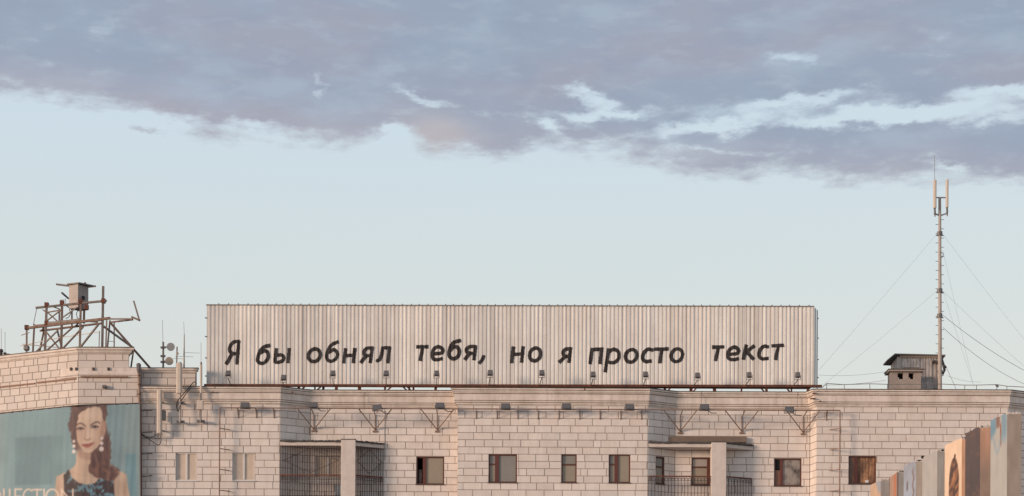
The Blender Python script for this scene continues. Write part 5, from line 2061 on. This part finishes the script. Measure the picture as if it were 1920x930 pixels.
def pil_paint(kind, U, V):
    """U 0..1 from the far edge to the near corner, V metres below the top"""
    img = np.zeros(U.shape + (3,))
    if kind == 'peach_blue':
        img[:] = (214, 178, 148)  # evening light on this face is put into the peach
        img = lay(img, np.clip((U - 0.45 - 0.4 * V) * 6, 0, 1) * np.clip((0.8 - V) * 4, 0, 1), (172, 172, 176))
    elif kind == 'orange':
        img[:] = (190, 152, 128)
        img = lay(img, np.clip(1 - np.abs(U - 0.62) * 5, 0, 1) * 0.9, (205, 120, 82))  # low sunlight painted on as an orange stripe
        img = lay(img, np.clip((U - 0.78) * 10, 0, 1), (110, 95, 92))
        img = lay(img, np.clip((0.12 - U) * 12, 0, 1), (120, 108, 104))
    elif kind == 'blue_marks':
        img[:] = (168, 170, 176)
        img = lay(img, np.clip(V * 0.5 - 0.2, 0, 0.5), (182, 192, 204))
        st = np.clip(1.4 - np.abs(U - 0.78 - 0.05 * np.sin(V * 9)) * 14, 0, 1) * np.clip((V - 0.25) * 5, 0, 1)
        img = lay(img, st * (0.4 + 0.6 * vnoise(U * 12, V * 12, 3)), (140, 108, 94))
        st = np.clip(1.2 - np.abs(U - 0.3) * 12, 0, 1) * np.clip((V - 0.85) * 8, 0, 1) * np.clip((1.45 - V) * 8, 0, 1)
        img = lay(img, st, (120, 108, 104))
    elif kind == 'plain':
        img[:] = (190, 183, 172)
        img = lay(img, vnoise(U * 3 + 3, V * 1.4, 5) * 0.5, (200, 186, 178))
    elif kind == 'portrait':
        img[:] = (250, 214, 180)  # sunset light on the whole face, painted as bright peach
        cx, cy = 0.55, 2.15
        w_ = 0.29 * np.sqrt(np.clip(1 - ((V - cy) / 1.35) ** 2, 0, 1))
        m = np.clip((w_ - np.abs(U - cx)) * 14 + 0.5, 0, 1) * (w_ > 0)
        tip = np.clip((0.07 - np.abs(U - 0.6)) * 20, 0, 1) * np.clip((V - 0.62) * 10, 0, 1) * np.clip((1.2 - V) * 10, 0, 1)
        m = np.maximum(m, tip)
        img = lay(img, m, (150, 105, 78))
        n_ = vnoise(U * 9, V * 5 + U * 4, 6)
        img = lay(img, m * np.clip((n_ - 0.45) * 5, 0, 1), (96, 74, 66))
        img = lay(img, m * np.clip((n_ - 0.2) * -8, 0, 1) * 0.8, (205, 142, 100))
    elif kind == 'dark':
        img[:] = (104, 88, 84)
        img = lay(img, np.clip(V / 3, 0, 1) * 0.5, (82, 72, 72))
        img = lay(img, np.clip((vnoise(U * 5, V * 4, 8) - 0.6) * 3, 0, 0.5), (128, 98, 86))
    elif kind == 'blue_top':
        img[:] = (196, 188, 176)
        img = lay(img, vnoise(U * 3, V * 1.2, 15) * 0.4, (184, 176, 166))
        b_ = np.clip((0.30 - np.abs(U - 0.12)) * 8, 0, 1) * np.clip((1.1 - V - U) * 3, 0, 1)
        img = lay(img, b_ * 0.9, (122, 156, 172))
        b_ = np.clip((0.22 - np.abs(U - 0.82)) * 9, 0, 1) * np.clip((1.7 - V * 1.2) * 1.6, 0, 1)
        img = lay(img, b_ * 0.9, (138, 164, 176))
        b_ = np.clip((0.15 - np.abs(U - 0.45)) * 12, 0, 1) * np.clip((0.55 - V) * 8, 0, 1)
        img = lay(img, b_, (150, 116, 102))
        b_ = np.clip((0.07 - np.abs(U - 0.6 - 0.02 * V)) * 20, 0, 1) * np.clip((1.45 - V) * 4, 0, 1) * np.clip((V - 0.2) * 4, 0, 1)
        img = lay(img, b_, (160, 112, 90))
        b_ = np.clip((0.10 - np.abs(np.abs(U - 0.42) - (1.75 - V) * 0.28)) * 14, 0, 1) * np.clip((V - 0.7) * 4, 0, 1) * np.clip((1.75 - V) * 6, 0, 1)
        img = lay(img, b_ * 0.5, (140, 164, 176))
    img = img * (0.97 + 0.06 * vnoise(U * 5 + 5, V * 2, 22))[..., None]
    return img


EDGE = {'peach_blue': (150, 138, 128), 'orange': (150, 138, 128), 'blue_marks': (166, 148, 132), 'plain': (152, 140, 130), 'portrait': (198, 148, 116), 'dark': (184, 138, 112), 'blue_top': (150, 132, 118)}  # portrait and dark carry low sun painted in as orange
D_NEAR = 38.0
for i, p in enumerate(PIL):
    # all pillars are one height: distance follows from how high the top stands above the horizon
    H_ = (HY - 769.5) * D_NEAR / F
    dc = H_ * F / (HY - p['c'][1])
    dl = H_ * F / (HY - p['l'][1])
    Pc = P(*p['c'], dc - D)
    Pl = P(*p['l'], dl - D)
    Pr = P(p['r'][0], p['c'][1], dc - D)
    Pc, Pl, Pr = Vector((Pc.x, Pc.y, 0)), Vector((Pl.x, Pl.y, 0)), Vector((Pr.x, Pr.y, 0))
    ztop = EYE + H_
    root = empty('painted_monolith', Pc)
    tag(root, LBL[p['kind']], 'monolith', 'painted concrete monoliths')
    Pb = Pl + (Pr - Pc)
    core_ = MB()
    rj = random.Random(i)
    ins = 0.012
    core_.prism([Pl + Vector((ins, 0, 0)), Pc + Vector((ins, 0.006, 0)), Pr + Vector((0, 0.006, 0)), Pb], 0, ztop - 0.004)
    core_.build('shaft', M_CONC, root, bevel=0.012)
    nx_, ny_ = 40, 170
    dep = 4.2
    U, V = np.meshgrid(np.linspace(0, 1, nx_ + 1), np.linspace(0, dep, ny_ + 1))
    pts = np.zeros(U.shape + (3,))
    for k3 in range(3):
        pts[..., k3] = (Pl[k3] + (Pc[k3] - Pl[k3]) * U)
    top_j = np.array([0.02 * mnoise.noise(Vector((k * 0.35, i * 7.3, 0))) - 0.006 for k in range(nx_ + 1)])
    pts[..., 2] = ztop - V + (1 - np.clip(V / 0.2, 0, 1)) * top_j[None, :]
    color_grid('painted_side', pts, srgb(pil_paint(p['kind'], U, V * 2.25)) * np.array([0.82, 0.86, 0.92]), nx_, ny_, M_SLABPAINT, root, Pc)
    nx_ = 16
    U, V = np.meshgrid(np.linspace(0, 1, nx_ + 1), np.linspace(0, dep, ny_ + 1))
    pts = np.zeros(U.shape + (3,))
    for k3 in range(3):
        pts[..., k3] = (Pc[k3] + (Pr[k3] - Pc[k3]) * U)
    pts[..., 2] = ztop - V
    base_c = np.zeros(U.shape + (3,))
    base_c[:] = EDGE[p['kind']]
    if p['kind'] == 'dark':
        base_c = lay(base_c, np.clip((V - 0.3) / 0.7, 0, 1) * 0.85, (140, 118, 104))  # painted sunlight: orange at the top, fading to grey below
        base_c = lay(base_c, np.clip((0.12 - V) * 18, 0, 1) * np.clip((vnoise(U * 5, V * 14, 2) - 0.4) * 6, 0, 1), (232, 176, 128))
    base_c = base_c * (0.94 + 0.12 * vnoise(U * 3 + 2, V * 4, 31 + i))[..., None]
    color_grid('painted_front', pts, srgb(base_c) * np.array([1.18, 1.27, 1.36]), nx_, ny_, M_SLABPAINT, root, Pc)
    # broken crust along the top of the front edge
    cr_ = MB()
    for k in range(9):
        t_ = (k + 0.5) / 9
        c = Pc.lerp(Pr, t_)
        s_ = rj.uniform(0.012, 0.03)
        zz = ztop - rj.uniform(0.0, 0.02)
        cr_.box(c.x - s_, c.x + s_, c.y - 0.004, c.y + 0.05, zz - s_, zz + s_)
    cr_.build('chipped_rim', M_CONC, root, bevel=0.006)
q = MB()
p = P(1730.5, 856.5, -51.2)
q.box(p.x - 0.03, p.x + 0.03, p.y, p.y + 0.06, p.z - 0.03, p.z + 0.03)
q.build('anchor_bolt', M_BLACK, [o for o in bpy.data.objects if o.name.startswith('painted_monolith')][3])

for o in bpy.data.objects:
    if '_org' in o:
        del o['_org']
